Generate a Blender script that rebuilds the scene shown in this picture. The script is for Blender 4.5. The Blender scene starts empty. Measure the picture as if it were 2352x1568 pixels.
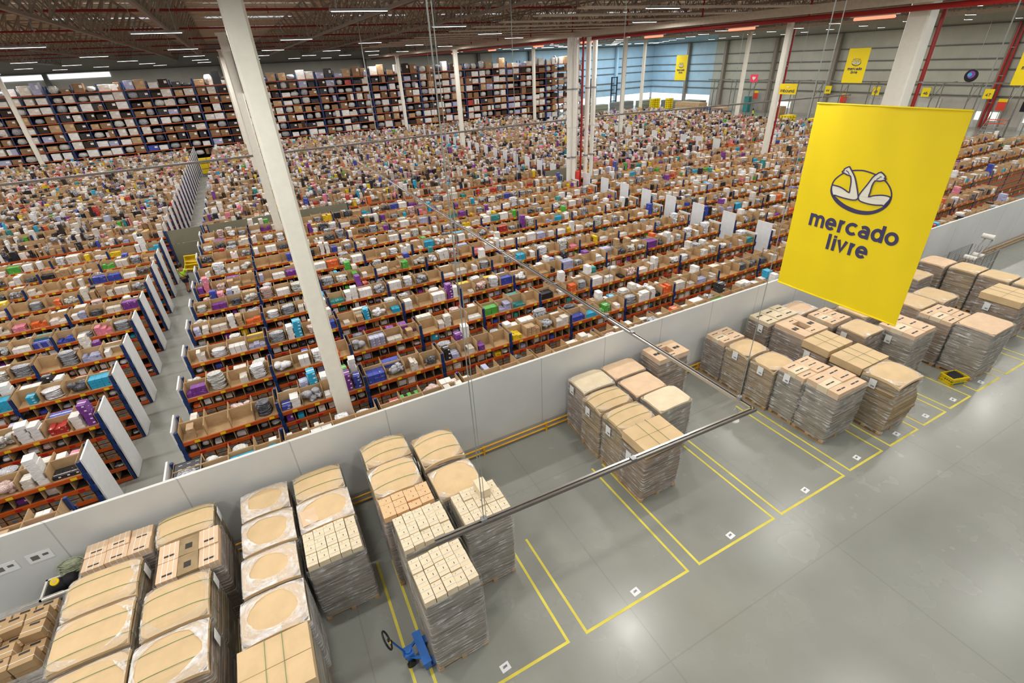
import bpy, bmesh, math, random
import numpy as np
from mathutils import Matrix, Vector, noise
C = bpy.context.scene.collection
S = bpy.context.scene
R = random.Random(7)
PI = math.pi

# ------------------------------------------------------------------ camera
CAM_M = ((0.8835311761622536, -0.46621699193405847, -0.044881813480549114),
         (0.2711278899321627, 0.43096083326159873, 0.8606755645976024),
         (0.3819192690219725, 0.7726024052683416, -0.5071717611650866))
F_PX, CAM_H = 1103.98, 10.6
cd = bpy.data.cameras.new('camera')
cam = bpy.data.objects.new('camera', cd); C.objects.link(cam)
r_, u_, f_ = [Vector(v) for v in CAM_M]
cam.matrix_world = Matrix(((r_.x, u_.x, -f_.x, 0), (r_.y, u_.y, -f_.y, 0), (r_.z, u_.z, -f_.z, CAM_H), (0, 0, 0, 1)))
cd.sensor_width = 36.0; cd.lens = 36.0 * F_PX / 2352.0
cd.clip_start = 0.1; cd.clip_end = 400
S.camera = cam
MN = np.array(CAM_M)

def proj(x, y, z):
    c = MN @ np.array([x, y, z - CAM_H])
    if c[2] < 0.1: return (-9999, -9999, -1)
    return (1176 + F_PX * c[0] / c[2], 784 - F_PX * c[1] / c[2], c[2])

# ------------------------------------------------------------------ world, exposure
S.view_settings.view_transform = 'Standard'
S.view_settings.look = 'None'
S.view_settings.exposure = 0.0
S.view_settings.gamma = 1.0
S.view_settings.use_curve_mapping = False
W = bpy.data.worlds.new('world'); S.world = W; W.use_nodes = True
bg = W.node_tree.nodes['Background']
bg.inputs[0].default_value = (0.93, 0.96, 1.0, 1); bg.inputs[1].default_value = 0.42
LAMP_W = 165.0
SKY_W = 2600.0
S.cycles.max_bounces = 6
S.cycles.diffuse_bounces = 3
S.cycles.glossy_bounces = 2
S.cycles.transparent_max_bounces = 10
S.cycles.transmission_bounces = 2
S.cycles.caustics_reflective = False
S.cycles.caustics_refractive = False

def area_light(name, loc, sx, sy, power, col=(1, 1, 1), rot=(0, 0, 0), parent=None):
    l = bpy.data.lights.new(name, 'AREA'); l.shape = 'RECTANGLE'; l.size = sx; l.size_y = sy
    l.energy = power; l.color = col
    o = bpy.data.objects.new(name, l); C.objects.link(o); o.location = loc; o.rotation_euler = rot
    if parent: o.parent = parent
    return o

# ------------------------------------------------------------------ materials
MATS = {}
def nodes_of(name):
    m = bpy.data.materials.new(name); m.use_nodes = True
    nt = m.node_tree; b = nt.nodes['Principled BSDF']
    MATS[name] = m
    return m, nt, b
def N(nt, t, **k):
    n = nt.nodes.new(t)
    for a, v in k.items():
        if a.startswith('i_'):
            n.inputs[int(a[2:])].default_value = v
        else: setattr(n, a, v)
    return n
def lin(c):
    return tuple(((v / 255.0) / 12.92 if v / 255.0 <= 0.04045 else (((v / 255.0) + 0.055) / 1.055) ** 2.4) for v in c)
def ramp(nt, fac, stops):
    r = nt.nodes.new('ShaderNodeValToRGB'); e = r.color_ramp.elements
    while len(e) < len(stops): e.new(0.5)
    for i, (p, c) in enumerate(stops):
        e[i].position = p; e[i].color = (c[0], c[1], c[2], 1)
    nt.links.new(fac, r.inputs[0]); return r
def coords(nt, scale=(1, 1, 1), kind='Object'):
    tc = nt.nodes.new('ShaderNodeTexCoord'); mp = nt.nodes.new('ShaderNodeMapping')
    nt.links.new(tc.outputs[kind], mp.inputs[0]); mp.inputs['Scale'].default_value = scale
    return mp.outputs[0]
def noise_tex(nt, vec, scale, detail=3, rough=0.5):
    n = nt.nodes.new('ShaderNodeTexNoise'); nt.links.new(vec, n.inputs['Vector'])
    n.inputs['Scale'].default_value = scale; n.inputs['Detail'].default_value = detail; n.inputs['Roughness'].default_value = rough
    return n.outputs[0]
def mat(name, col, rough=0.6, metal=0.0, var=0.08, scale=6.0, stretch=(1, 1, 1), bump=0.0, spec=0.5, kind='Object'):
    """flat colour with a gentle procedural mottling"""
    m, nt, b = nodes_of(name)
    c = lin(col)
    v = noise_tex(nt, coords(nt, stretch, kind), scale)
    lo = tuple(x * (1 - var) for x in c); hi = tuple(min(1, x * (1 + var)) for x in c)
    r = ramp(nt, v, [(0.3, lo), (0.7, hi)])
    nt.links.new(r.outputs[0], b.inputs['Base Color'])
    b.inputs['Roughness'].default_value = rough; b.inputs['Metallic'].default_value = metal
    b.inputs['Specular IOR Level'].default_value = spec
    if bump:
        bp = nt.nodes.new('ShaderNodeBump'); bp.inputs['Strength'].default_value = bump
        nt.links.new(v, bp.inputs['Height']); nt.links.new(bp.outputs[0], b.inputs['Normal'])
    return m
def printed(name, col, ink, rough=0.45, amount=0.62, scale=9.0, stretch=(1, 1, 3.0)):
    """carton board with patches of print"""
    m, nt, b = nodes_of(name)
    co = coords(nt, stretch)
    v = noise_tex(nt, co, scale, 2, 0.6); w = noise_tex(nt, co, scale * 0.25, 1)
    c = lin(col); k = lin(ink)
    r = ramp(nt, v, [(0.0, c), (amount, c), (amount + 0.02, k), (1.0, k)])
    r2 = ramp(nt, w, [(0.35, (0.82, 0.82, 0.82)), (0.65, (1, 1, 1))])
    mx = nt.nodes.new('ShaderNodeMix'); mx.data_type = 'RGBA'; mx.blend_type = 'MULTIPLY'; mx.inputs[0].default_value = 1
    nt.links.new(r.outputs[0], mx.inputs[6]); nt.links.new(r2.outputs[0], mx.inputs[7])
    nt.links.new(mx.outputs[2], b.inputs['Base Color']); b.inputs['Roughness'].default_value = rough
    return m
def emis(name, col, strength):
    m = bpy.data.materials.new(name); m.use_nodes = True; nt = m.node_tree
    nt.nodes.remove(nt.nodes['Principled BSDF']); e = nt.nodes.new('ShaderNodeEmission')
    e.inputs[0].default_value = (*col, 1); e.inputs[1].default_value = strength
    nt.links.new(e.outputs[0], nt.nodes['Material Output'].inputs[0])
    m.cycles.emission_sampling = 'NONE'
    MATS[name] = m; return m

def make_floor_mat():
    m, nt, b = nodes_of('polished concrete')
    co = coords(nt)
    n1 = noise_tex(nt, co, 0.18, 2, 0.4); n2 = noise_tex(nt, co, 0.9, 3, 0.5); n3 = noise_tex(nt, co, 60.0, 2)
    r1 = ramp(nt, n1, [(0.1, lin((134, 136, 130))), (0.5, lin((146, 148, 141))), (0.9, lin((158, 159, 152)))])
    r2 = ramp(nt, n2, [(0.0, (0.90, 0.90, 0.89)), (1.0, (1.10, 1.10, 1.10))])
    mx = nt.nodes.new('ShaderNodeMix'); mx.data_type = 'RGBA'; mx.blend_type = 'MULTIPLY'; mx.inputs[0].default_value = 1
    nt.links.new(r1.outputs[0], mx.inputs[6]); nt.links.new(r2.outputs[0], mx.inputs[7])
    # saw-cut joints every 7.2 x 4.2 m
    sx = nt.nodes.new('ShaderNodeSeparateXYZ'); nt.links.new(co, sx.inputs[0])
    def joint(out, period, off):
        a = N(nt, 'ShaderNodeMath', operation='ADD'); a.inputs[1].default_value = off + 5000 * period; nt.links.new(out, a.inputs[0])
        md = N(nt, 'ShaderNodeMath', operation='MODULO'); md.inputs[1].default_value = period; nt.links.new(a.outputs[0], md.inputs[0])
        l = N(nt, 'ShaderNodeMath', operation='LESS_THAN'); l.inputs[1].default_value = 0.03; nt.links.new(md.outputs[0], l.inputs[0])
        return l.outputs[0]
    j = N(nt, 'ShaderNodeMath', operation='MAXIMUM')
    nt.links.new(joint(sx.outputs[0], 5.36, 0.6), j.inputs[0]); nt.links.new(joint(sx.outputs[1], 5.4, 2.2), j.inputs[1])
    jm = N(nt, 'ShaderNodeMath', operation='MULTIPLY'); jm.inputs[1].default_value = 0.28; nt.links.new(j.outputs[0], jm.inputs[0])
    mj = nt.nodes.new('ShaderNodeMix'); mj.data_type = 'RGBA'; nt.links.new(jm.outputs[0], mj.inputs[0])
    nt.links.new(mx.outputs[2], mj.inputs[6]); mj.inputs[7].default_value = (*lin((110, 110, 104)), 1)
    nt.links.new(mj.outputs[2], b.inputs['Base Color'])
    rr = ramp(nt, n2, [(0.0, (0.19, 0.19, 0.19)), (1.0, (0.33, 0.33, 0.33))])
    nt.links.new(rr.outputs[0], b.inputs['Roughness'])
    b.inputs['Specular IOR Level'].default_value = 0.5
make_floor_mat()

def make_wall_panel(name, col, dark, rx, rz, rough=0.5):
    """sheet wall with seam lines every rx metres along the run (object X or Y) and rz metres in height"""
    m, nt, b = nodes_of(name)
    co = coords(nt)
    sx = nt.nodes.new('ShaderNodeSeparateXYZ'); nt.links.new(co, sx.inputs[0])
    sm = N(nt, 'ShaderNodeMath', operation='ADD'); nt.links.new(sx.outputs[0], sm.inputs[0]); nt.links.new(sx.outputs[1], sm.inputs[1])
    def joint(out, period, w):
        a = N(nt, 'ShaderNodeMath', operation='ADD'); a.inputs[1].default_value = 5000 * period; nt.links.new(out, a.inputs[0])
        md = N(nt, 'ShaderNodeMath', operation='MODULO'); md.inputs[1].default_value = period; nt.links.new(a.outputs[0], md.inputs[0])
        l = N(nt, 'ShaderNodeMath', operation='LESS_THAN'); l.inputs[1].default_value = w; nt.links.new(md.outputs[0], l.inputs[0])
        return l.outputs[0]
    j = N(nt, 'ShaderNodeMath', operation='MAXIMUM')
    nt.links.new(joint(sm.outputs[0], rx, rx * 0.012), j.inputs[0]); nt.links.new(joint(sx.outputs[2], rz, rz * 0.006), j.inputs[1])
    n1 = noise_tex(nt, co, 0.7, 4); c = lin(col)
    r1 = ramp(nt, n1, [(0.3, tuple(v * 0.93 for v in c)), (0.7, tuple(min(1, v * 1.05) for v in c))])
    jm = N(nt, 'ShaderNodeMath', operation='MULTIPLY'); jm.inputs[1].default_value = 0.55; nt.links.new(j.outputs[0], jm.inputs[0])
    mj = nt.nodes.new('ShaderNodeMix'); mj.data_type = 'RGBA'; nt.links.new(jm.outputs[0], mj.inputs[0])
    nt.links.new(r1.outputs[0], mj.inputs[6]); mj.inputs[7].default_value = (*lin(dark), 1)
    nt.links.new(mj.outputs[2], b.inputs['Base Color']); b.inputs['Roughness'].default_value = rough
make_wall_panel('partition sheet', (212, 214, 212), (150, 152, 150), 2.4, 50)
make_wall_panel('cladding', (172, 172, 160), (120, 120, 112), 1.25, 50)
make_wall_panel('cladding low', (170, 167, 158), (140, 138, 130), 2.5, 50)
make_wall_panel('blue cladding', (168, 196, 212), (110, 135, 150), 1.25, 50)  # cool daylight on the corner walls is put into this colour
make_wall_panel('roof deck', (244, 230, 204), (120, 108, 92), 60, 60, 0.7)
mat('white paint', (232, 230, 222), 0.35, var=0.03)
mat('column paint', (226, 224, 212), 0.38, var=0.03)
mat('steel grey', (120, 118, 110), 0.5, 0.3, var=0.1)
mat('truss paint', (136, 126, 114), 0.6, var=0.1)
mat('joist paint', (196, 186, 168), 0.6, var=0.08)
mat('girt', (96, 96, 92), 0.6)
mat('red pipe', (150, 22, 20), 0.4)
mat('dark red', (120, 20, 16), 0.7)
mat('aluminium', (196, 194, 190), 0.28, 0.85, var=0.05, scale=2, stretch=(1, 20, 20))
mat('dark aluminium', (120, 114, 108), 0.4, 0.6)
mat('galvanised', (150, 150, 150), 0.45, 0.5)
mat('cable', (150, 156, 150), 0.4, 0.4)
mat('blue steel', (24, 52, 104), 0.42, var=0.12)
mat('orange steel', (186, 82, 26), 0.45, var=0.1)
mat('tag yellow', (224, 200, 30), 0.5)
mat('tag red', (170, 24, 30), 0.5)
mat('tag blue', (40, 110, 150), 0.5)
mat('tag white', (240, 240, 240), 0.5)
mat('end board', (226, 228, 230), 0.35, var=0.04)
mat('olive sheet', (126, 124, 104), 0.55, var=0.05, scale=2)
mat('kraft', (214, 186, 144), 0.62, var=0.07, scale=3, spec=0.25)
mat('bin board', (184, 154, 116), 0.75, var=0.08, scale=4, spec=0.2)
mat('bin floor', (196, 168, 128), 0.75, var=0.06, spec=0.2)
mat('drawer board', (142, 112, 84), 0.75, var=0.15, scale=5, spec=0.2)
mat('pink kraft', (222, 192, 160), 0.65, var=0.07, scale=4, spec=0.25)
mat('pale kraft', (226, 210, 180), 0.65, var=0.07, scale=4, spec=0.25)
mat('peach kraft', (232, 186, 136), 0.65, var=0.05, scale=4, spec=0.25)
mat('ink', (52, 48, 44), 0.7)
mat('green strap', (104, 142, 90), 0.35)
mat('white strap', (232, 230, 224), 0.4)
mat('blue strap', (186, 196, 206), 0.4)
mat('wood', (186, 148, 98), 0.75, var=0.2, scale=4, stretch=(1, 12, 1))
mat('paper', (238, 240, 242), 0.6, var=0.02)
mat('tape yellow', (226, 212, 84), 0.55, var=0.1, scale=3)
mat('rail yellow', (232, 170, 20), 0.4)
mat('bin yellow', (236, 206, 20), 0.35, var=0.05)
mat('banner yellow', (244, 216, 0), 0.55, var=0.02, scale=1.5)
mat('banner ink', (62, 56, 96), 0.6, var=0.02)
mat('banner white', (236, 232, 216), 0.6, var=0.02)
mat('jack blue', (24, 104, 190), 0.35, var=0.12)
mat('black rubber', (22, 22, 22), 0.5)
mat('black cloth', (26, 26, 32), 0.8)
mat('navy cloth', (28, 30, 52), 0.85)
mat('hi vis', (196, 236, 60), 0.7)
mat('orange vest', (240, 90, 40), 0.7)
mat('skin', (196, 138, 108), 0.5)
mat('skin dark', (150, 100, 76), 0.5)
mat('hair', (28, 22, 20), 0.5)
mat('rope fibre', (150, 156, 130), 0.8, var=0.25, scale=20)
mat('grey tub', (126, 126, 122), 0.5)
mat('black crate', (52, 54, 58), 0.5)
mat('sign red', (214, 62, 40), 0.5)
mat('heart pink', (236, 72, 100), 0.5)
mat('cone orange', (232, 90, 40), 0.5)
mat('screen black', (12, 12, 14), 0.3)
mat('door sheet', (190, 190, 184), 0.5)
mat('depth shade', (24, 20, 18), 0.9)  # near-black standing in for shade behind the tall racks
mat('inner board', (52, 40, 32), 0.85, var=0.15)  # board colour darkened for the shade between shelf levels
emis('daylight', (0.86, 0.95, 1.0), 1.4)
emis('daylight warm', (0.95, 1.0, 0.9), 1.1)
emis('tube light', (1.0, 0.98, 0.95), 6.0)
emis('heater glow', (1.0, 0.28, 0.16), 1.6)
emis('sky strip', (0.80, 0.90, 1.0), 0.75)

def layered(name, a, c, scale, rough=0.6):
    """edges of stacked flat cardboard: thin horizontal layers"""
    m, nt, b = nodes_of(name)
    co = coords(nt, (1.2, 1.2, 26))
    v = noise_tex(nt, co, scale, 3, 0.6); w = noise_tex(nt, coords(nt), 2.5, 2)
    r = ramp(nt, v, [(0.3, lin(a)), (0.5, lin(c)), (0.72, tuple(min(1, x * 1.25) for x in lin(c)))])
    r2 = ramp(nt, w, [(0.35, (0.85, 0.85, 0.85)), (0.7, (1.08, 1.08, 1.08))])
    mx = nt.nodes.new('ShaderNodeMix'); mx.data_type = 'RGBA'; mx.blend_type = 'MULTIPLY'; mx.inputs[0].default_value = 1
    nt.links.new(r.outputs[0], mx.inputs[6]); nt.links.new(r2.outputs[0], mx.inputs[7])
    nt.links.new(mx.outputs[2], b.inputs['Base Color']); b.inputs['Roughness'].default_value = rough
    b.inputs['Specular IOR Level'].default_value = 0.25
layered('board edges grey', (94, 88, 78), (150, 142, 128), 1.0)
layered('board edges brown', (82, 68, 56), (146, 124, 102), 1.0)
layered('board edges kraft', (104, 88, 64), (160, 138, 104), 0.8)
layered('board edges pink', (96, 82, 74), (150, 132, 118), 1.0)

def make_film(name, amount, tint=(0.9, 0.9, 0.9)):
    m = bpy.data.materials.new(name); m.use_nodes = True; nt = m.node_tree; MATS[name] = m
    b = nt.nodes['Principled BSDF']; out = nt.nodes['Material Output']
    b.inputs['Base Color'].default_value = (*tint, 1); b.inputs['Roughness'].default_value = 0.22
    b.inputs['Specular IOR Level'].default_value = 0.7
    tr = nt.nodes.new('ShaderNodeBsdfTransparent'); mx = nt.nodes.new('ShaderNodeMixShader')
    co = coords(nt, (0.9, 0.9, 9.0))
    # streaks slanting a little, as stretch film does
    v = noise_tex(nt, co, 2.6, 5, 0.62)
    w = noise_tex(nt, coords(nt, (3, 3, 1.2)), 1.5, 3)
    ad = N(nt, 'ShaderNodeMath', operation='MULTIPLY_ADD'); ad.inputs[1].default_value = 0.35; nt.links.new(w, ad.inputs[0]); nt.links.new(v, ad.inputs[2])
    r = ramp(nt, ad.outputs[0], [(0.60, (amount * 0.25,) * 3), (0.74, (amount * 0.6,) * 3), (0.86, (min(1, amount * 2.4),) * 3)])
    bp = nt.nodes.new('ShaderNodeBump'); bp.inputs['Strength'].default_value = 0.6; bp.inputs['Distance'].default_value = 0.05
    nt.links.new(v, bp.inputs['Height']); nt.links.new(bp.outputs[0], b.inputs['Normal'])
    nt.links.new(r.outputs[0], mx.inputs[0]); nt.links.new(tr.outputs[0], mx.inputs[1]); nt.links.new(b.outputs[0], mx.inputs[2])
    nt.links.new(mx.outputs[0], out.inputs[0])
make_film('stretch film', 0.34)
make_film('stretch film milky', 1.1, (0.93, 0.92, 0.92))

# product palette
printed('p_white', (236, 236, 234), (158, 160, 168), amount=0.65)
printed('p_white_red', (238, 232, 226), (206, 100, 80), amount=0.64)
printed('p_offwhite', (222, 216, 206), (140, 128, 120), amount=0.64)
printed('p_kraft', (186, 154, 116), (110, 84, 60), amount=0.66)
printed('p_purple', (122, 58, 148), (210, 190, 220), amount=0.66)
printed('p_cyan', (48, 168, 208), (30, 60, 90), amount=0.66)
printed('p_black', (36, 36, 42), (190, 190, 190), amount=0.66)
printed('p_yellow', (232, 200, 36), (50, 40, 30), amount=0.62)
printed('p_green', (80, 170, 66), (220, 230, 200), amount=0.66)
printed('p_orange', (228, 104, 44), (240, 230, 220), amount=0.64)
printed('p_blue', (58, 74, 168), (200, 210, 230), amount=0.66)
printed('p_red', (178, 50, 44), (240, 220, 210), amount=0.64)
printed('p_teal', (50, 140, 140), (230, 230, 220), amount=0.66)
printed('p_pink', (224, 130, 152), (250, 240, 240), amount=0.64)
printed('p_lilac', (176, 180, 212), (90, 90, 140), amount=0.62)
def bagmat(name, c1, c2, scale=16):
    m, nt, b = nodes_of(name)
    v = noise_tex(nt, coords(nt), scale, 3, 0.65)
    r = ramp(nt, v, [(0.36, lin(c1)), (0.62, lin(c2))])
    nt.links.new(r.outputs[0], b.inputs['Base Color']); b.inputs['Roughness'].default_value = 0.25
    bp = nt.nodes.new('ShaderNodeBump'); bp.inputs['Strength'].default_value = 0.5; nt.links.new(v, bp.inputs['Height']); nt.links.new(bp.outputs[0], b.inputs['Normal'])
bagmat('b_grey', (74, 76, 84), (196, 198, 204))
bagmat('b_white', (170, 172, 178), (244, 244, 246))
bagmat('b_dark', (22, 22, 28), (110, 112, 120))
bagmat('b_mixed', (150, 90, 90), (226, 214, 206))
bagmat('b_clear', (140, 140, 134), (226, 226, 222))

# ------------------------------------------------------------------ mesh helpers
class MB:
    def __init__(s): s.v = []; s.f = []; s.m = []; s.mats = []
    def mi(s, name):
        if name not in s.mats: s.mats.append(name)
        return s.mats.index(name)
    def add(s, verts, faces, m):
        k = len(s.v); i = s.mi(m)
        s.v += [tuple(v) for v in verts]; s.f += [tuple(k + a for a in f) for f in faces]; s.m += [i] * len(faces)
    def box(s, c, d, m, rz=0.0, rx=0.0, ry=0.0):
        x, y, z = d[0] / 2, d[1] / 2, d[2] / 2
        vs = [Vector((a * x, b * y, e * z)) for a in (-1, 1) for b in (-1, 1) for e in (-1, 1)]
        if rz or rx or ry:
            M = Matrix.Rotation(rz, 3, 'Z') @ Matrix.Rotation(ry, 3, 'Y') @ Matrix.Rotation(rx, 3, 'X'); vs = [M @ v for v in vs]
        vs = [(v.x + c[0], v.y + c[1], v.z + c[2]) for v in vs]
        s.add(vs, [(0, 1, 3, 2), (4, 6, 7, 5), (0, 4, 5, 1), (2, 3, 7, 6), (0, 2, 6, 4), (1, 5, 7, 3)], m)
    def bb(s, x0, x1, y0, y1, z0, z1, m): s.box(((x0 + x1) / 2, (y0 + y1) / 2, (z0 + z1) / 2), (x1 - x0, y1 - y0, z1 - z0), m)
    def tube(s, a, b, r, m, n=8, r2=None):
        a = Vector(a); b = Vector(b); d = (b - a)
        if d.length < 1e-6: return
        d.normalize(); u = d.orthogonal().normalized(); w = d.cross(u); r2 = r if r2 is None else r2
        vs = []
        for p, rr in ((a, r), (b, r2)):
            for i in range(n):
                t = 2 * PI * i / n; vs.append(p + u * (math.cos(t) * rr) + w * (math.sin(t) * rr))
        fs = [(i, (i + 1) % n, n + (i + 1) % n, n + i) for i in range(n)] + [tuple(range(n - 1, -1, -1)), tuple(range(n, 2 * n))]
        s.add(vs, fs, m)
    def bar(s, a, b, w, h, m):
        a = Vector(a); b = Vector(b); d = (b - a); L = d.length
        if L < 1e-6: return
        d.normalize(); up = Vector((0, 0, 1))
        if abs(d.z) > 0.95: up = Vector((0, 1, 0))
        u = d.cross(up).normalized(); w_ = u.cross(d)
        vs = [p + u * (i * w / 2) + w_ * (j * h / 2) for p in (a, b) for i in (-1, 1) for j in (-1, 1)]
        s.add(vs, [(0, 1, 3, 2), (4, 6, 7, 5), (0, 4, 5, 1), (2, 3, 7, 6), (0, 2, 6, 4), (1, 5, 7, 3)], m)
    def path(s, pts, r, m, n=6):
        for a, b in zip(pts, pts[1:]): s.tube(a, b, r, m, n)
    def build(s, name, parent=None, smooth=False):
        me = bpy.data.meshes.new(name); me.from_pydata(s.v, [], s.f); me.update()
        for k in s.mats: me.materials.append(MATS[k])
        me.polygons.foreach_set('material_index', s.m)
        if smooth: me.polygons.foreach_set('use_smooth', [True] * len(s.f))
        o = bpy.data.objects.new(name, me); C.objects.link(o)
        if parent is not None: o.parent = parent
        return o
def part(name, mb, parent, label=None, smooth=False):
    o = mb.build(name, parent, smooth)
    if label: o['label'] = label
    return o
def thing(name, label, cat, loc=(0, 0, 0), rz=0, group=None):
    o = bpy.data.objects.new(name, None); C.objects.link(o); o.location = loc; o.rotation_euler = (0, 0, rz)
    o.empty_display_size = 0.3
    o['label'] = label; o['category'] = cat
    if group: o['group'] = group
    return o
def tag(o, label, cat, group=None, kind=None):
    o['label'] = label; o['category'] = cat
    if group: o['group'] = group
    if kind: o['kind'] = kind
    return o
def struct(name, mb, smooth=False):
    o = mb.build(name, None, smooth); o['kind'] = 'structure'; return o
def copy_tree(o, parent=None):
    c = o.copy(); C.objects.link(c); c.parent = parent
    for ch in list(o.children): copy_tree(ch, c)
    return c
ORD = ['first', 'second', 'third', 'fourth', 'fifth', 'sixth', 'seventh', 'eighth', 'ninth', 'tenth', 'eleventh', 'twelfth', 'thirteenth',
       'fourteenth', 'fifteenth', 'sixteenth', 'seventeenth', 'eighteenth', 'nineteenth', 'twentieth', 'twenty-first', 'twenty-second', 'twenty-third', 'twenty-fourth']

WALL_Y, WALL_H = 10.65, 2.74
# ------------------------------------------------------------------ setting
b = MB(); b.add([(-60, -8, 0), (100, -8, 0), (100, 110, 0), (-60, 110, 0)], [(0, 1, 2, 3)], 'polished concrete'); struct('floor', b)
b = MB(); b.bb(-30, 62, WALL_Y - 0.04, WALL_Y + 0.04, 0, WALL_H, 'partition sheet'); struct('wall_partition', b)
# far wall (Y = 95.3) and east wall (X = 86): cladding on a daylight gap at the foot near their corner
FY, EX, CZ = 95.3, 86.0, 15.0
b = MB(); b.bb(-60, 46, FY, FY + 0.2, 0, CZ, 'cladding low'); b.bb(46, EX, FY, FY + 0.2, 2.4, CZ, 'blue cladding'); struct('wall_north', b)
b = MB(); b.bb(46, EX, FY + 0.3, FY + 0.34, 0, 3.2, 'daylight'); b.build('window_1')['kind'] = 'structure'
b = MB(); b.bb(EX, EX + 0.2, 78, FY, 2.4, CZ, 'blue cladding'); b.bb(EX, EX + 0.2, -8, 78, 3.6, CZ, 'cladding')
b.bb(EX, EX + 0.2, -8, 78, 0, 3.6, 'cladding low'); struct('wall_east', b)
b = MB(); b.bb(EX + 0.3, EX + 0.34, 78, FY, 0, 3.2, 'daylight'); b.build('window_2')['kind'] = 'structure'
b = MB()
for z in (3.6, 4.8, 6.6, 7.8, 9.4, 11.6): b.bb(-60, EX - 0.1, FY - 0.16, FY, z, z + 0.14, 'girt')
struct('trim_1', b)
b = MB()
for z in (3.6, 4.8, 6.6, 7.8, 9.4, 11.6): b.bb(EX - 0.16, EX, -8, FY, z, z + 0.14, 'girt')
struct('trim_2', b)
for i, y in enumerate([11, 21.5, 32.2, 43, 53.6, 64.4, 75.1, 84.5]):
    b = MB(); b.bb(EX - 0.75, EX - 0.16, y - 0.25, y + 0.25, 0, 11.6, 'truss paint'); struct('pillar_east', b)
for i, x in enumerate([-42.7, -21.2, 0.3, 21.8, 43, 54, 64.5, 75.4]):
    b = MB(); b.bb(x - 0.25, x + 0.25, FY - 0.75, FY - 0.16, 0, 11.6, 'girt' if x < 60 else 'blue cladding'); struct('pillar_north', b)
# roof
b = MB(); b.bb(-60, 87, -4, 97, 15.0, 15.1, 'roof deck'); struct('ceiling', b)
ROOF_BOT, ROOF_TOP = 11.6, 12.9
def rb(x): return 12.3 if abs(x - 0.3) < 6 else (12.1 if x > 30 else 11.6)
def truss(x, y0, y1):
    """triangular truss along Y: one bottom chord, two top chords, slanting webs"""
    zb, zt, hw = 12.5, 14.3, 0.95
    b = MB(); n = int((y1 - y0) / 2.4); st = (y1 - y0) / n
    b.bb(x - 0.07, x + 0.07, y0, y1, zb, zb + 0.12, 'truss paint')
    for s in (-hw, hw): b.bb(x + s - 0.05, x + s + 0.05, y0, y1, zt - 0.1, zt, 'truss paint')
    for i in range(n):
        y = y0 + i * st
        for s in (-hw, hw):
            b.bar((x, y, zb + 0.1), (x + s, y + st / 2, zt - 0.05), 0.06, 0.06, 'truss paint')
            b.bar((x + s, y + st / 2, zt - 0.05), (x, y + st, zb + 0.1), 0.06, 0.06, 'truss paint')
            b.bar((x, y + st / 2, zb + 0.1), (x + s, y + st / 2, zt - 0.05), 0.04, 0.04, 'truss paint')
        b.bar((x - hw, y + st / 2, zt), (x + hw, y + st / 2, zt), 0.05, 0.05, 'truss paint')
    struct('ceiling_beam', b)
for x_ in (-51, -43, -35, -27, -19, -11, -5.2, -1.8, 6.6, 12, 18.8, 27, 35, 43, 51, 59, 67, 75): truss(x_, -4, 95)
# girders carrying the lower column tops, and the pale slats hung over the bundled drainpipes
for x, z in ((22.0, 11.62), (41.5, 12.12), (60, 12.12)):
    b = MB(); b.bb(x - 0.16, x + 0.16, 3, 95, z, z + 0.3, 'joist paint'); struct('ceiling_beam', b)
b = MB(); y = 12.0
while y < 60:
    b.bb(13.5, 31, y, y + 0.62, 12.2, 12.26, 'joist paint'); b.bb(23, 29, y + 0.9, y + 1.7, 12.3, 12.34, 'dark red'); y += 3.58
struct('ceiling_panels', b)
# joists along X, in pairs with open webs
def joist(y):
    b = MB()
    b.bb(-60, 86, y - 0.09, y + 0.09, 14.75, 14.95, 'joist paint')
    b.bb(-60, 86, y - 0.04, y + 0.04, 14.25, 14.33, 'joist paint')
    x = -60
    while x < 86:
        b.bar((x, y, 14.3), (x + 0.9, y, 14.8), 0.035, 0.035, 'joist paint'); b.bar((x + 0.9, y, 14.8), (x + 1.8, y, 14.3), 0.035, 0.035, 'joist paint')
        x += 1.8
    struct('ceiling_joist', b)
y = -2.5
while y < 95: joist(y); y += 3.58
# skylights: translucent strips set into the roof
k = 0
for y in (4.5, 15.3, 26, 36.8, 47.5, 58.2, 69, 79.8, 90.4):
    b = MB()
    for x in range(-55, 80, 11): b.bb(x, x + 7.5, y, y + 0.5, 14.9, 14.96, 'sky strip')
    k += 1; b.build('window_%d' % (k + 2))['kind'] = 'structure'
# bright roof lights in the north-east corner
b = MB()
for i in range(9): b.bb(52 + i * 3.8, 54.4 + i * 3.8, FY - 2.6, FY - 1.9, 12.0, 12.1, 'daylight')
b.build('window_20')['kind'] = 'structure'
b = MB(); b.bb(-60, -14, FY - 0.1, FY - 0.02, 10.9, 11.5, 'daylight'); b.build('window_21')['kind'] = 'structure'
area_light('skylight_north_east', (68, 88, 11.5), 30, 8, SKY_W, (0.62, 0.82, 1.0))
area_light('skylight_north_west', (-36, 93, 11.3), 40, 1.5, 1500, (0.8, 0.9, 1.0), (-0.6, 0, 0))

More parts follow.
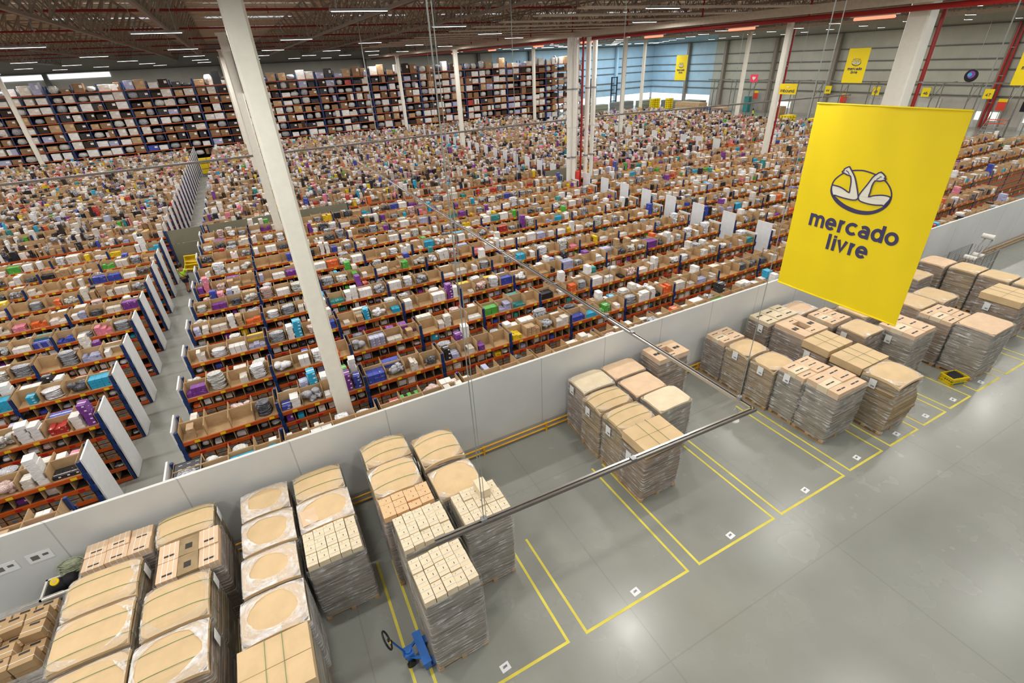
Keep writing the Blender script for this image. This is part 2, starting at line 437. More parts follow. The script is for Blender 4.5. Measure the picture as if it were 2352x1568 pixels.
# columns
def column(x, y, w=0.42, d=0.42, top=None, z0=0):
    top = rb(x) if top is None else top
    b = MB(); c = 0.05
    pts = [(-w / 2 + c, -d / 2), (w / 2 - c, -d / 2), (w / 2, -d / 2 + c), (w / 2, d / 2 - c), (w / 2 - c, d / 2), (-w / 2 + c, d / 2), (-w / 2, d / 2 - c), (-w / 2, -d / 2 + c)]
    vs = [(x + p[0], y + p[1], z) for z in (z0, top) for p in pts]
    b.add(vs, [(i, (i + 1) % 8, 8 + (i + 1) % 8, 8 + i) for i in range(8)] + [tuple(range(8, 16))], 'column paint')
    b.bb(x - w / 2 - 0.08, x + w / 2 + 0.08, y - d / 2 - 0.08, y + d / 2 + 0.08, top - 0.06, top + 0.04, 'column paint')
    return struct('column', b)
column(0.50, 12.12, 0.43, 0.45)
column(24.1, 12.15, 0.66, 0.74, 12.6)
COLS = [(0.5, 31.9), (0.4, 53.9), (-21.6, 78.6), (22.5, 77.6), (21.85, 54.0), (43.7, 75.6), (21.75, 31.9), (40.75, 49.9), (60.2, 68.9), (60.7, 49.9), (40.55, 29.7), (-21.2, 31.9), (-21.2, 53.6), (0.3, 75.5)]
for x, y in COLS: column(x, y)
# grey cable duct and black speakers behind the near column
# ------------------------------------------------------------------ lamps
def lamp_proto():
    t = thing('ceiling_lamp', 'slim white tube lamp hanging under the roof trusses', 'ceiling lamp', (0, 0, 0), 0, 'tube lamps under the roof')
    b = MB(); b.bb(-0.8, 0.8, -0.045, 0.045, 0.0, 0.04, 'galvanised'); b.bb(-0.8, 0.8, -0.05, -0.04, -0.02, 0.0, 'galvanised'); b.bb(-0.8, 0.8, 0.04, 0.05, -0.02, 0.0, 'galvanised'); part('housing', b, t)
    b = MB(); b.bb(-0.75, 0.75, -0.03, 0.03, -0.03, -0.002, 'tube light'); part('light_tube', b, t, 'glowing white tube')
    for s in (-0.6, 0.6):
        b = MB(); b.bb(s - 0.01, s + 0.01, -0.01, 0.01, 0.04, 2.35, 'cable'); part('hanger', b, t)
    return t
LP = lamp_proto(); first = True
LX = [-50 + 10.75 * i for i in range(13)]; LYs = [1.5 + 7.15 * j for j in range(13)]
ldata = bpy.data.lights.new('lamp_light', 'AREA'); ldata.shape = 'RECTANGLE'; ldata.size = 1.5; ldata.size_y = 0.25; ldata.energy = LAMP_W; ldata.color = (1.0, 0.97, 0.92)
for j, y in enumerate(LYs):
    for i, x in enumerate(LX):
        xx = x + (5.4 if j % 2 else 0)
        if xx > 84: continue
        t = LP if first else copy_tree(LP); first = False
        t.location = (xx, y, 11.9)
        t['label'] = 'slim tube lamp, %s lamp row from the pallet bays, %s from the western end' % (ORD[j], ORD[i])
        t['group'] = 'tube lamps row %s' % ORD[j]
        l = bpy.data.objects.new('lamp_light', ldata); C.objects.link(l); l.parent = t; l.location = (0, 0, -0.08)
# red sprinkler mains along the roof
SPY = [7.0, 17.8, 28.5, 39.3, 50, 60.8, 71.5, 82.3]
for i, y in enumerate(SPY):
    b = MB(); b.tube((-60, y, 13.0), (86, y, 13.0), 0.05, 'dark red', 8)
    x = -55
    while x < 84: b.tube((x, y, 12.85), (x, y, 13.15), 0.02, 'red pipe', 6); x += 3.6
    tag(b.build('sprinkler_pipe'), 'red sprinkler pipe across the roof, %s from the partition wall' % ORD[i], 'sprinkler pipe', 'red sprinkler pipes across the roof')
b = MB(); b.tube((22.9, 2, 11.5), (22.9, 94, 11.5), 0.1, 'red pipe', 10)
for y in range(4, 94, 6): b.tube((22.9, y, 11.5), (22.9, y, 13.0), 0.05, 'red pipe', 6)
tag(b.build('sprinkler_pipe'), 'thick red pipe running along the roof over the bundled white drainpipes', 'sprinkler pipe')
for i, (x, y) in enumerate([(24.2, 14), (24.2, 20.5), (24.2, 27), (24.2, 34), (24.2, 41), (24.2, 50), (24.2, 60)]):
    t = thing('gas_heater', 'orange glowing tube heater under the red roof pipe, %s from the big banner' % ORD[i], 'heater', (x, y, 11.35), 0, 'glowing heaters under the roof')
    b = MB(); b.bar((0, -0.9, 0.08), (0, 0.9, 0.08), 0.3, 0.04, 'white paint'); b.tube((0, 0, 0.08), (0, 0, 3.6), 0.012, 'cable'); part('reflector', b, t)
    b = MB(); b.tube((0, -0.8, 0), (0, 0.8, 0), 0.055, 'heater glow'); part('glowing_tube', b, t)

# ------------------------------------------------------------------ drain pipes by the column (21.7, 31.9)
for k, (dx, dy) in enumerate([(-0.35, 0.2), (0.05, 0.1), (1.2, 0.2), (1.8, 0.3)]):
    x, y = 21.45 + dx, 31.4 + dy
    t = thing('drain_pipe', ['white drainpipe, the one on the aisle side of the bundle', 'white drainpipe between the column and its outer neighbour', 'white drainpipe just past the red riser on the column', 'white drainpipe at the far end of the bundle past the red riser'][k], 'drainpipe', (x, y, 0), 0, 'white drainpipes beside the column')
    b = MB(); b.tube((0, 0, 0), (0, 0, 6.2), 0.14, 'white paint', 14); part('lower_pipe', b, t, smooth=False)
    b = MB(); b.tube((0, 0, 6.1), (0, 0, 11.6), 0.17, 'white paint', 14); part('upper_pipe', b, t)
    for z in (1.8, 4.0, 8.5):
        b = MB(); b.tube((0, 0, z), (0, 0, z + 0.1), 0.19, 'galvanised', 12); part('pipe_clamp', b, t)
t = thing('fire_riser', 'red fire riser pipe with hose valve on the column by the drainpipes', 'fire pipe', (22.12, 31.5, 0))
b = MB(); b.tube((0, 0, 0.3), (0, 0, 11.6), 0.07, 'red pipe', 10); part('riser_pipe', b, t)
b = MB(); b.tube((0, 0, 1.2), (0.1, -0.35, 1.2), 0.06, 'red pipe', 8); b.tube((0.1, -0.35, 1.1), (0.1, -0.35, 1.3), 0.11, 'red pipe', 10); part('valve', b, t)
b = MB(); b.tube((-0.3, -0.08, 0.6), (-0.3, -0.08, 3.0), 0.16, 'sign red', 12); part('painted_band', b, t)

# ------------------------------------------------------------------ shelving racks
Y0, PITCH, DEP, BAY, POST = 12.78, 2.20, 0.87, 2.48, 2.52
BEAMZ = [2.08, 1.68, 1.28, 0.86, 0.46, 0.04]
_cache = {}
def upright_mesh():
    if 'up' in _cache: return _cache['up']
    b = MB()
    for y in (0, DEP):
        b.box((0, y + (0.04 if y == 0 else -0.04), POST / 2), (0.07, 0.08, POST), 'blue steel')
        for z in BEAMZ[:3]: b.box((0, y + (-0.01 if y == 0 else 0.01), z + 0.02), (0.11, 0.05, 0.2), 'blue steel')
        b.tube((0, y + (0.04 if y == 0 else -0.04), POST), (0, y + (0.04 if y == 0 else -0.04), POST + 0.02), 0.045, 'blue steel', 8)
    for z in (0.4, 1.2): b.bar((0, 0.05, z), (0, DEP - 0.05, z + 0.5), 0.03, 0.03, 'blue steel')
    o = b.build('upright_frame'); C.objects.unlink(o); _cache['up'] = o.data; bpy.data.objects.remove(o); return _cache['up']
def beam_mesh(L, lev):
    key = ('beam', round(L, 2), min(lev, 2))
    if key in _cache: return _cache[key]
    b = MB()
    b.bb(0.035, L - 0.035, -0.02, 0.035, 0, 0.1, 'orange steel')
    b.bb(0.035, L - 0.035, DEP - 0.035, DEP + 0.02, 0, 0.1, 'orange steel')
    if lev < 2:
        c = 'tag yellow' if lev == 0 else 'tag red'
        x = 0.32
        while x < L - 0.1:
            b.bb(x, x + 0.13, -0.028, -0.019, 0.02, 0.09, c); x += 0.62
    o = b.build('beam'); C.objects.unlink(o); _cache[key] = o.data; bpy.data.objects.remove(o); return _cache[key]
def deck_mesh(L, top):
    key = ('deck', round(L, 2), top)
    if key in _cache: return _cache[key]
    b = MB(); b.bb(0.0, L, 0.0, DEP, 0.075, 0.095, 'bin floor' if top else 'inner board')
    o = b.build('deck'); C.objects.unlink(o); _cache[key] = o.data; bpy.data.objects.remove(o); return _cache[key]
def panel_mesh(hh):
    key = ('panel', hh)
    if key in _cache: return _cache[key]
    b = MB(); b.bb(-0.02, 0.02, 0.02, DEP, 0.02, hh, 'end board')
    o = b.build('end_panel'); C.objects.unlink(o); _cache[key] = o.data; bpy.data.objects.remove(o); return _cache[key]
def link(name, data, parent, loc=(0, 0, 0)):
    o = bpy.data.objects.new(name, data); C.objects.link(o); o.parent = parent; o.location = loc; return o
def rack(x0, y, nb, label, group, p_lo=True, p_hi=True, detail=True, bay=BAY):
    """x0: low-X end, y: face towards the partition, nb: number of bays"""
    L = nb * bay
    t = thing('shelving_rack', label, 'shelving', (x0, y, 0), 0, group)
    if detail:
        for i in range(nb + 1): link('upright_frame', upright_mesh(), t, (i * bay, 0, 0))
        for k, z in enumerate(BEAMZ):
            link('beam', beam_mesh(L, k), t, (0, 0, z)); link('shelf_board', deck_mesh(L, k == 0), t, (0, 0, z))
    else:
        key = ('simple', nb)
        if key not in _cache:
            b = MB()
            for i in range(nb + 1):
                b.box((i * bay, 0.04, POST / 2), (0.07, 0.08, POST), 'blue steel'); b.box((i * bay, DEP - 0.04, POST / 2), (0.07, 0.08, POST), 'blue steel')
            o = b.build('x'); _cache[key] = o.data; C.objects.unlink(o); bpy.data.objects.remove(o)
            b = MB()
            for z in BEAMZ:
                b.bb(0, L, -0.02, 0.03, z, z + 0.1, 'orange steel'); b.bb(0, L, DEP - 0.03, DEP + 0.02, z, z + 0.1, 'orange steel')
            o = b.build('x'); _cache[key + ('b',)] = o.data; C.objects.unlink(o); bpy.data.objects.remove(o)
            b = MB()
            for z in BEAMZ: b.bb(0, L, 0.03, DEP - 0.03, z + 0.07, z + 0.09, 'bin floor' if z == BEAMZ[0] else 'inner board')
            o = b.build('x'); _cache[key + ('d',)] = o.data; C.objects.unlink(o); bpy.data.objects.remove(o)
        link('uprights', _cache[key], t); link('beams', _cache[key + ('b',)], t); link('shelf_boards', _cache[key + ('d',)], t)
    hh = 2.6 if y < 35 and x0 < 22 else 2.9
    if p_lo: link('end_panel', panel_mesh(hh if x0 > 0 else 2.6), t, (-0.08, 0, 0))['label'] = 'white end panel'
    if p_hi: link('end_panel', panel_mesh(hh), t, (L + 0.08, 0, 0))['label'] = 'white end panel'
    return t
BLOCKS = []   # (x0, x1, y, zone, row, blockname)
def addrack(x0, x1, y, zone, row, blk, p_lo, p_hi, detail, where):
    nb = max(1, round((x1 - x0) / BAY))
    if blk == 'W': x0 = x1 - nb * BAY
    rack(x0, y, nb, 'blue and orange shelving rack, %s row %s' % (ORD[row], where), 'shelving racks %s' % where, p_lo, p_hi, detail)
    BLOCKS.append((x0, x0 + nb * BAY, y, zone, row, blk))
nearw = {'W': 'from the partition, across the walkway with the worker', 'M': 'from the partition, between walkway and drainpipes', 'E': 'from the partition, past the white drainpipes'}
farw = {'W': 'beyond the cross aisle, across the walkway', 'M': 'beyond the cross aisle, middle block', 'E': 'beyond the cross aisle, past the drainpipes', 'F': 'beyond the cross aisle, nearest the dock doors'}
EEND = [39.5, 57.1, 64.5, 64.5, 62.0, 59.6, 59.6, 59.6, 59.6, 59.6]
for (xa, xb, blk, lo, hi) in ((-13, -5.72, 'W', False, False), (-3.64, 21.1, 'M', True, False), (22.6, 37.5, 'E', False, False)):
    addrack(xa, xb, 10.72, 'near', 0, blk, lo, hi, True, nearw[blk])
for k in range(10):
    y = Y0 + k * PITCH
    wl = [-13, -13, -16, -18, -20, -23, -26, -28, -30, -33][k]
    addrack(wl, -5.72, y, 'near', k + 1, 'W', False, True, True, nearw['W'])
    addrack(-3.64, 21.1, y, 'near', k + 1, 'M', True, True, True, nearw['M'])
    addrack(22.35, EEND[k], y, 'near', k + 1, 'E', True, False, True, nearw['E'])
YF = 35.2
for j in range(19):
    y = YF + j * 2.2
    addrack(-36 - j * 0.6, -5.72, y, 'far', j, 'W', False, True, False, farw['W'])
    addrack(-3.64, 21.1, y, 'far', j, 'M', False, False, False, farw['M'])
    addrack(22.35, 39.8, y, 'far', j, 'E', True, False, False, farw['E'])
    if y < 68: addrack(41.3, 61.1, y, 'far', j, 'F', True, False, False, farw['F'])
# olive grey sheets closing the cross aisle
for (xa, xb, lab) in ((-5.6, -3.72, 'olive grey sheet barrier closing the walkway behind the worker'), (-3.4, 5.2, 'long olive grey sheet behind the top shelf goods near the second column'), (21.12, 23.4, 'olive grey sheet barrier behind the bundled drainpipes')):
    t = thing('sheet_barrier', lab, 'barrier', ((xa + xb) / 2, 35.08, 0))
    h = (xb - xa) / 2; b = MB()
    for z in (0.02, 0.85, 1.7): b.bb(-h, h, -0.015, 0.015, z, z + 0.83, 'olive sheet')
    part('sheet', b, t)
    b = MB()
    for s in (-h, h): b.bb(s - 0.03, s + 0.03, -0.03, 0.03, 0, 2.55, 'blue steel')
    part('post', b, t)

# ------------------------------------------------------------------ goods on the racks
def tmpl_box():
    v = [(a, b_, c) for a in (-.5, .5) for b_ in (-.5, .5) for c in (0, 1)]
    return np.array(v, float), [(0, 1, 3, 2), (4, 6, 7, 5), (0, 4, 5, 1), (2, 3, 7, 6), (0, 2, 6, 4), (1, 5, 7, 3)]
def tmpl_bin():
    b = MB(); t = 0.014
    b.bb(-.5, .5, .5 - t * 2, .5, 0, 1, 'kraft'); b.bb(-.5, -.5 + t, -.5, .5 - 2 * t, 0, 1, 'kraft'); b.bb(.5 - t, .5, -.5, .5 - 2 * t, 0, 1, 'kraft'); b.bb(-.5 + t, .5 - t, -.5, .5 - 2 * t, 0, 0.02, 'kraft')
    return np.array(b.v), b.f
def tmpl_bag(seed, n=8, m=5, sub=1.0):
    rr = random.Random(seed); vs = [(0, 0, 0)]; fs = []
    for j in range(1, m):
        a = PI * j / m
        for i in range(n):
            t = 2 * PI * i / n
            ct, st = math.cos(t), math.sin(t)
            q = 1 / max(abs(ct), abs(st)) ** 0.6
            rad = math.sin(a) ** 0.5 * 0.5 * q * rr.uniform(0.86, 1.08)
            vs.append((ct * rad, st * rad, 0.5 - 0.5 * math.cos(a) * rr.uniform(0.9, 1.08)))
    vs.append((0, 0, 1.0))
    for i in range(n): fs.append((0, 1 + (i + 1) % n, 1 + i))
    for j in range(m - 2):
        for i in range(n):
            a = 1 + j * n + i; c = 1 + j * n + (i + 1) % n; fs.append((a, c, c + n, a + n))
    L = len(vs) - 1
    for i in range(n): fs.append((L, L - n + i, L - n + (i + 1) % n))
    return np.array(vs), fs
TB, TBIN = tmpl_box(), tmpl_bin()
TBAG = [tmpl_bag(s) for s in range(4)]
def detailed_mesh(kind, matname, variant=0):
    key = ('dm', kind, matname, variant)
    if key in _cache: return _cache[key]
    b = MB()
    if kind == 'carton':
        b.box((0, 0, 0.5), (1, 1, 1), matname)
        bm = bmesh.new(); me = bpy.data.meshes.new('carton'); me.from_pydata(b.v, [], b.f); bm.from_mesh(me)
        bmesh.ops.bevel(bm, geom=bm.edges[:], offset=0.03, segments=1, affect='EDGES')
        # lid seam: a strip of tape across the top and down the front
        bm.to_mesh(me); bm.free(); me.materials.append(MATS[matname]); me.materials.append(MATS['kraft'] if matname == 'p_kraft' else MATS['tag white'])
        k = len(me.vertices)
        bm = bmesh.new(); bm.from_mesh(me)
        def quad(vs, mi):
            f = bm.faces.new([bm.verts.new(v) for v in vs]); f.material_index = mi
        quad([(-.5, -.05, 1.004), (.5, -.05, 1.004), (.5, .05, 1.004), (-.5, .05, 1.004)], 1)
        quad([(.12, -.506, .5), (.4, -.506, .5), (.4, -.506, .8), (.12, -.506, .8)], 1)
        bm.to_mesh(me); bm.free()
        _cache[key] = me; return me
    if kind == 'bag': v, f = tmpl_bag(variant + 11, 12, 8); b.add(v, f, matname); sm = True
    elif kind == 'bin': v, f = TBIN; b.add(v, f, matname); sm = False
    elif kind == 'drawer':
        t = 0.03
        b.bb(-.5, .5, -.5, .5, 0, .06, matname); b.bb(-.5, .5, -.5, -.5 + t, 0, .93, matname); b.bb(-.5, .5, .5 - t, .5, 0, .93, matname)
        b.bb(-.5, -.5 + t, -.5, .5, 0, .93, matname); b.bb(.5 - t, .5, -.5, .5, 0, .93, matname); b.bb(-.16, .16, -.525, -.5, .4, .62, 'tag blue'); sm = False
    o = b.build('x', smooth=sm); me = o.data; me.name = kind; C.objects.unlink(o); bpy.data.objects.remove(o); _cache[key] = me; return me

ITEMS = {}     # kind -> list of (depth, x,y,z, sx,sy,sz, rz, mat, variant, visible, label, group)
def item(kind, x, y, z, sx, sy, sz, rz, matname, variant=0, expose=True, where=''):
    for cx, cy in COLS:
        if abs(x - cx) < 0.3 + sx / 2 and abs(y - cy) < 0.24 + sy / 2: return
    ITEMS.setdefault(kind, []).append((x, y, z, sx, sy, sz, rz, matname, variant, expose, where))
def inview(x, y, z, m=70):
    px, py, d = proj(x, y, z)
    return d > 0 and -m < px < 2352 + m and -m < py < 1568 + m
def hidden(x, y, z):
    if y > WALL_Y and CAM_H + (z - CAM_H) * WALL_Y / y < WALL_H + 0.1: return True
    px, py, d = proj(x, y, z)
    # behind the big banner, the near column
    if 1790 < px < 2220 and 245 < py < 700:
        t = (py - 245) / 420.0
        if px > 1875 - 85 * t and px < 2232 - 170 * t: return True
    if py < 970 and 0 < px - (500 + 0.255 * py) < 95 - 0.03 * py: return True
    return False
COLW = [('p_white', 46), ('p_offwhite', 20), ('p_white_red', 10), ('p_kraft', 8), ('p_purple', 6), ('p_cyan', 6), ('p_black', 8), ('p_yellow', 3), ('p_green', 4), ('p_orange', 3), ('p_blue', 5), ('p_red', 3), ('p_teal', 3), ('p_pink', 3), ('p_lilac', 6)]
BAGW = [('b_grey', 40), ('b_white', 28), ('b_dark', 14), ('b_mixed', 10), ('b_clear', 16)]
def pick(w, rr):
    t = rr.random() * sum(q for _, q in w)
    for n, q in w:
        t -= q
        if t <= 0: return n
    return w[-1][0]
CN = {'p_white': 'white', 'p_offwhite': 'cream', 'p_white_red': 'white and red', 'p_kraft': 'brown', 'p_purple': 'purple', 'p_cyan': 'sky blue', 'p_black': 'black', 'p_yellow': 'yellow', 'p_green': 'green', 'p_orange': 'orange', 'p_blue': 'deep blue', 'p_red': 'red', 'p_teal': 'teal', 'p_pink': 'pink', 'p_lilac': 'lilac', 'b_grey': 'silver grey', 'b_white': 'white', 'b_dark': 'dark', 'b_mixed': 'reddish', 'b_clear': 'clear'}
def fill_bin(cx, y0, w, d, z, face, rr, where):
    """y0: open front; face=-1 opens towards -Y, +1 towards +Y (then we look over the backboard)"""
    t = rr.random()
    x0 = cx - w / 2 + 0.03; ww = w - 0.06
    def Y(f): return y0 - face * f      # depth f from the open front
    if t < 0.10: return
    if t < 0.58:      # neat block of cartons
        m = pick(COLW, rr); bw = rr.uniform(0.10, 0.24); bd = rr.uniform(0.16, 0.34); bh = rr.uniform(0.04, 0.11)
        span = rr.choice([ww, ww, ww, ww * 0.75, ww * 0.55]); nx = max(1, int(span / bw)); H = rr.uniform(0.16, 0.40); nz = max(1, int(H / bh))
        if span == ww: bw = ww / nx
        xs = x0 + rr.uniform(0, ww - nx * bw) if nx * bw < ww - 0.01 else x0; f0 = rr.uniform(0.02, 0.06)
        for i in range(nx):
            nn = max(1, nz - (rr.random() < 0.3) * rr.randint(0, 2))
            for k in range(nn):
                for q in range(2 if f0 + 1.5 * bd < d else 1):
                    if q == 1 and k < nn - 1: continue
                    item('carton', xs + (i + .5) * bw, Y(f0 + (q + .5) * bd), z + k * bh, bw * 0.97, bd * 0.97, bh * 0.97, rr.uniform(-.03, .03), m, 0, (k == nn - 1 or face < 0) and q == 0, where)
    elif t < 0.70:    # two half piles
        for s in (0, 1):
            m = pick(COLW, rr); bw = ww / 2 * rr.uniform(0.7, 0.97); bh = rr.uniform(0.07, 0.16); nz = rr.randint(2, 5); bd = rr.uniform(0.24, 0.35)
            for k in range(nz):
                item('carton', x0 + (s + .5) * ww / 2 + rr.uniform(-.02, .02), Y(0.04 + bd / 2), z + k * bh, bw, bd, bh * 0.96, rr.uniform(-.12, .12), m, 0, True, where)
    elif t < 0.88:    # bagged goods, flat in layers
        m = pick(BAGW, rr); n = rr.randint(5, 11); h = rr.uniform(0.035, 0.06); bw = rr.uniform(0.34, min(0.52, ww)); bd = rr.uniform(0.28, 0.36)
        xx = x0 + ww / 2 + rr.uniform(-1, 1) * (ww - bw) / 2
        for k in range(n):
            item('bag', xx + rr.uniform(-.02, .02), Y(0.03 + bd / 2 + rr.uniform(0, .02)), z + k * h * 0.85, bw * rr.uniform(.9, 1.05), bd, h * 1.25, rr.uniform(-.2, .2), m, rr.randint(0, 3), k == n - 1 or face < 0, where)
    else:             # loose heap
        m = pick(BAGW, rr)
        for k in range(rr.randint(7, 14)):
            s = rr.uniform(0.12, 0.22)
            item('bag', x0 + rr.uniform(0.08, ww - 0.08), Y(rr.uniform(0.08, d - 0.1)), z + rr.uniform(0, 0.2), s * 1.3, s, s * 0.8, rr.uniform(0, PI), m, rr.randint(0, 3), True, where)
PLACE = {'W': ' across the walkway', 'M': '', 'E': ' past the drainpipes'}
for (x0, x1, y, zone, row, blk) in BLOCKS:
    rr = random.Random(int(y * 100) + ord(blk[0]))
    if zone == 'near':
        rowname = '%s rack row%s' % (ORD[row], PLACE[blk])
        nb = int(round((x1 - x0) / BAY))
        for i in range(nb):
            bx = x0 + i * BAY; bayname = '%s, %s bay' % (rowname, ORD[nb - 1 - i if blk == 'W' else i])
            if not (inview(bx, y, 2.4, 260) or inview(bx + BAY, y, 2.4, 260)): continue
            w = (BAY - 0.1) / 4
            for q in range(4):
                cx = bx + 0.05 + (q + .5) * w; where = '%s, %s slot' % (bayname, ORD[q])
                hb = 0.36 + (0.05 if rr.random() < 0.2 else 0)
                zt = 2.08 + 0.097
                ok = inview(cx, y, zt)
                if not ok: continue
                item('bin', cx, y + 0.225, zt, w - 0.006, 0.41, hb, 0, 'bin board', 0, True, where + ', partition side')
                item('bin', cx, y + DEP - 0.225, zt, w - 0.006, 0.41, hb, PI, 'bin board', 0, True, where + ', rear side')
                fill_bin(cx, y + 0.02, w, 0.38, zt + 0.008, -1, rr, where)
                fill_bin(cx, y + DEP - 0.02, w, 0.38, zt + 0.008, 1, rr, where)
            # second level: eight narrow pigeon holes with a few goods, the shade inside put into the board colour
            w = (BAY - 0.1) / 8
            endbay = (blk == 'W' and i == nb - 1) or (blk == 'M' and i == 0) or (blk == 'M' and i == nb - 1) or (blk == 'E' and i < 2)
            for lev, zz in enumerate([1.68, 1.28, 0.86, 0.46, 0.04]):
                zt = zz + 0.097
                if lev >= 2 and not (endbay or row <= 1 or (blk == 'E' and x0 + i * BAY > 34 and row < 5)): continue
                for q in range(8):
                    where = '%s, %s pigeon hole' % (bayname, ORD[q])
                    cx = bx + 0.05 + (q + .5) * w
                    if lev == 0 or lev >= 3:
                        item('divider', cx + w / 2 - 0.005, y + 0.22, zt, 0.01, 0.40, 0.27, 0, 'bin board', 0, True, where)
                        if rr.random() < 0.6:
                            kd = rr.random()
                            if kd < 0.6: item('carton', cx, y + rr.uniform(0.14, 0.25), zt, w * rr.uniform(.5, .85), 0.2, rr.uniform(0.08, 0.24), rr.uniform(-.1, .1), pick(COLW, rr), 0, lev == 0, where)
                            else: item('bag', cx, y + rr.uniform(0.16, 0.25), zt, w * rr.uniform(.6, .9), 0.25, rr.uniform(0.06, 0.18), rr.uniform(-.3, .3), pick(BAGW, rr), rr.randint(0, 3), lev == 0, where)
                    else:
                        for s in (0, 1):
                            item('drawer', cx, y + 0.2, zt + s * 0.145, w * 0.95, 0.38, 0.135, 0, 'drawer board', 0, lev == 1 or endbay, '%s, %s' % (where, ('bottom', 'top')[s]) if lev == 1 else '%s, lower %s' % (where, ('bottom', 'top')[s]))
            for zz in (1.68, 1.28, 0.86, 0.46, 0.04):
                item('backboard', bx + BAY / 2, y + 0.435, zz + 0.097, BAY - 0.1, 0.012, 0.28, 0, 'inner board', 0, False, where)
    else:
        # far zone: crowded shelf tops, goods standing on end
        x = x0
        while x < x1 - 0.3:
            w = rr.uniform(0.1, 0.34)
            for side in (0, 1):
                fy = y + (0.2 if side == 0 else DEP - 0.2)
                if not inview(x + w / 2, fy, 2.5, 20): continue
                r_ = rr.random(); h = rr.uniform(0.15, 0.5) if r_ < 0.8 else rr.uniform(0.4, 0.75)
                if rr.random() < 0.72:
                    mm = pick([('p_kraft', 40), ('inner board', 14), ('drawer board', 12), ('p_white', 12), ('p_offwhite', 14), ('p_white_red', 6), ('p_purple', 3), ('p_cyan', 2), ('p_black', 10), ('p_yellow', 3), ('p_green', 1), ('p_orange', 2), ('p_blue', 2), ('p_red', 2), ('p_teal', 1), ('p_pink', 4), ('p_lilac', 3)], rr)  # the darkest board boxes paint shaded gaps among the goods
                    item('farcarton', x + w / 2, fy + rr.uniform(-.05, .05), 2.17, w * rr.uniform(.7, 1), rr.uniform(.15, .36), h, rr.uniform(-.25, .25), mm, 0, True, '')
                else:
                    item('farbag', x + w / 2, fy, 2.17 + rr.uniform(0, .25), w * 1.1, .3, h * rr.uniform(.4, .9), rr.uniform(0, PI), pick(BAGW + [('p_white', 10), ('p_pink', 6)], rr), rr.randint(0, 3), True, '')
            x += w
        x = x0
        while x < x1 - 0.6:   # carton backboards and dividers on the tops
            if inview(x + .3, y, 2.5, 20):
                item('farboard', x + 0.3, y + DEP / 2, 2.17, 0.6, 0.02, 0.4, 0, 'bin board', 0, True, '')
                if rr.random() < .6: item('farboard', x, y + 0.22, 2.17, 0.02, 0.4, 0.38, 0, 'bin board', 0, True, '')
            x += 0.62
        if row == 0 or blk != 'M':
            nb = int((x1 - x0) / 0.31)
            for i in range(nb):
                cx = x0 + (i + .5) * 0.31
                if row > 0 and not ((blk == 'W' and i > nb - 6) or (blk in 'EF' and i < 8)): continue
                for zz in (1.68, 1.28, 0.86):
                    if inview(cx, y, zz) and rr.random() < (0.8 if row == 0 else 0.25):
                        item('farcarton', cx, y + 0.22, zz + 0.097, 0.27, 0.3, rr.uniform(.12, .26), 0, pick(COLW, rr), 0, False, '')

class Bulk:
    def __init__(s): s.v = []; s.f4 = []; s.f3 = []; s.m4 = []; s.m3 = []; s.n = 0; s.mats = []
    def add(s, tm, x, y, z, sx, sy, sz, rz, m):
        if m not in s.mats: s.mats.append(m)
        mi = s.mats.index(m); v, f = tm
        c, q = math.cos(rz), math.sin(rz); a = v * np.array([sx, sy, sz])
        o = np.empty_like(a); o[:, 0] = a[:, 0] * c - a[:, 1] * q + x; o[:, 1] = a[:, 0] * q + a[:, 1] * c + y; o[:, 2] = a[:, 2] + z
        s.v.append(o)
        for k in f:
            s.f4.append([i + s.n for i in k]); s.m4.append(mi)
        s.n += len(v)
    def build(s, name):
        me = bpy.data.meshes.new(name); me.from_pydata(np.concatenate(s.v).tolist(), [], s.f4); me.update()
        for k in s.mats: me.materials.append(MATS[k])
        me.polygons.foreach_set('material_index', s.m4)
        o = bpy.data.objects.new(name, me); C.objects.link(o); return o
def stuff(items, name, label, cat, group=None):
    if not items: return
    B = Bulk()
    for (x, y, z, sx, sy, sz, rz, m, v, e, w) in items:
        tm = TB
        if name.endswith('bins'): tm = TBIN
        elif 'bag' in name: tm = TBAG[v % 4]
        B.add(tm, x, y, z, sx, sy, sz, rz, m)
    o = B.build(name); tag(o, label, cat, group, 'stuff'); return o
def split(kind, n=300):
    L = ITEMS.get(kind, [])
    def score(t):
        x, y, z, sx, sy, sz = t[:6]
        if not t[9] or hidden(x, y, z + sz / 2) or not inview(x, y, z, -6): return -1
        d = proj(x, y, z)[2]; return (sx + sy) * (sy + sz) / (d * d)
    sc = sorted(range(len(L)), key=lambda i: -score(L[i]))
    top = [i for i in sc[:n] if score(L[i]) > 0]; st = set(top)
    return [L[i] for i in top], [L[i] for i in range(len(L)) if i not in st]
NAMES = {'carton': ('product_carton', 'carton'), 'bag': ('product_bag', 'bag'), 'bin': ('shelf_bin', 'bin'), 'drawer': ('small_drawer_box', 'box')}
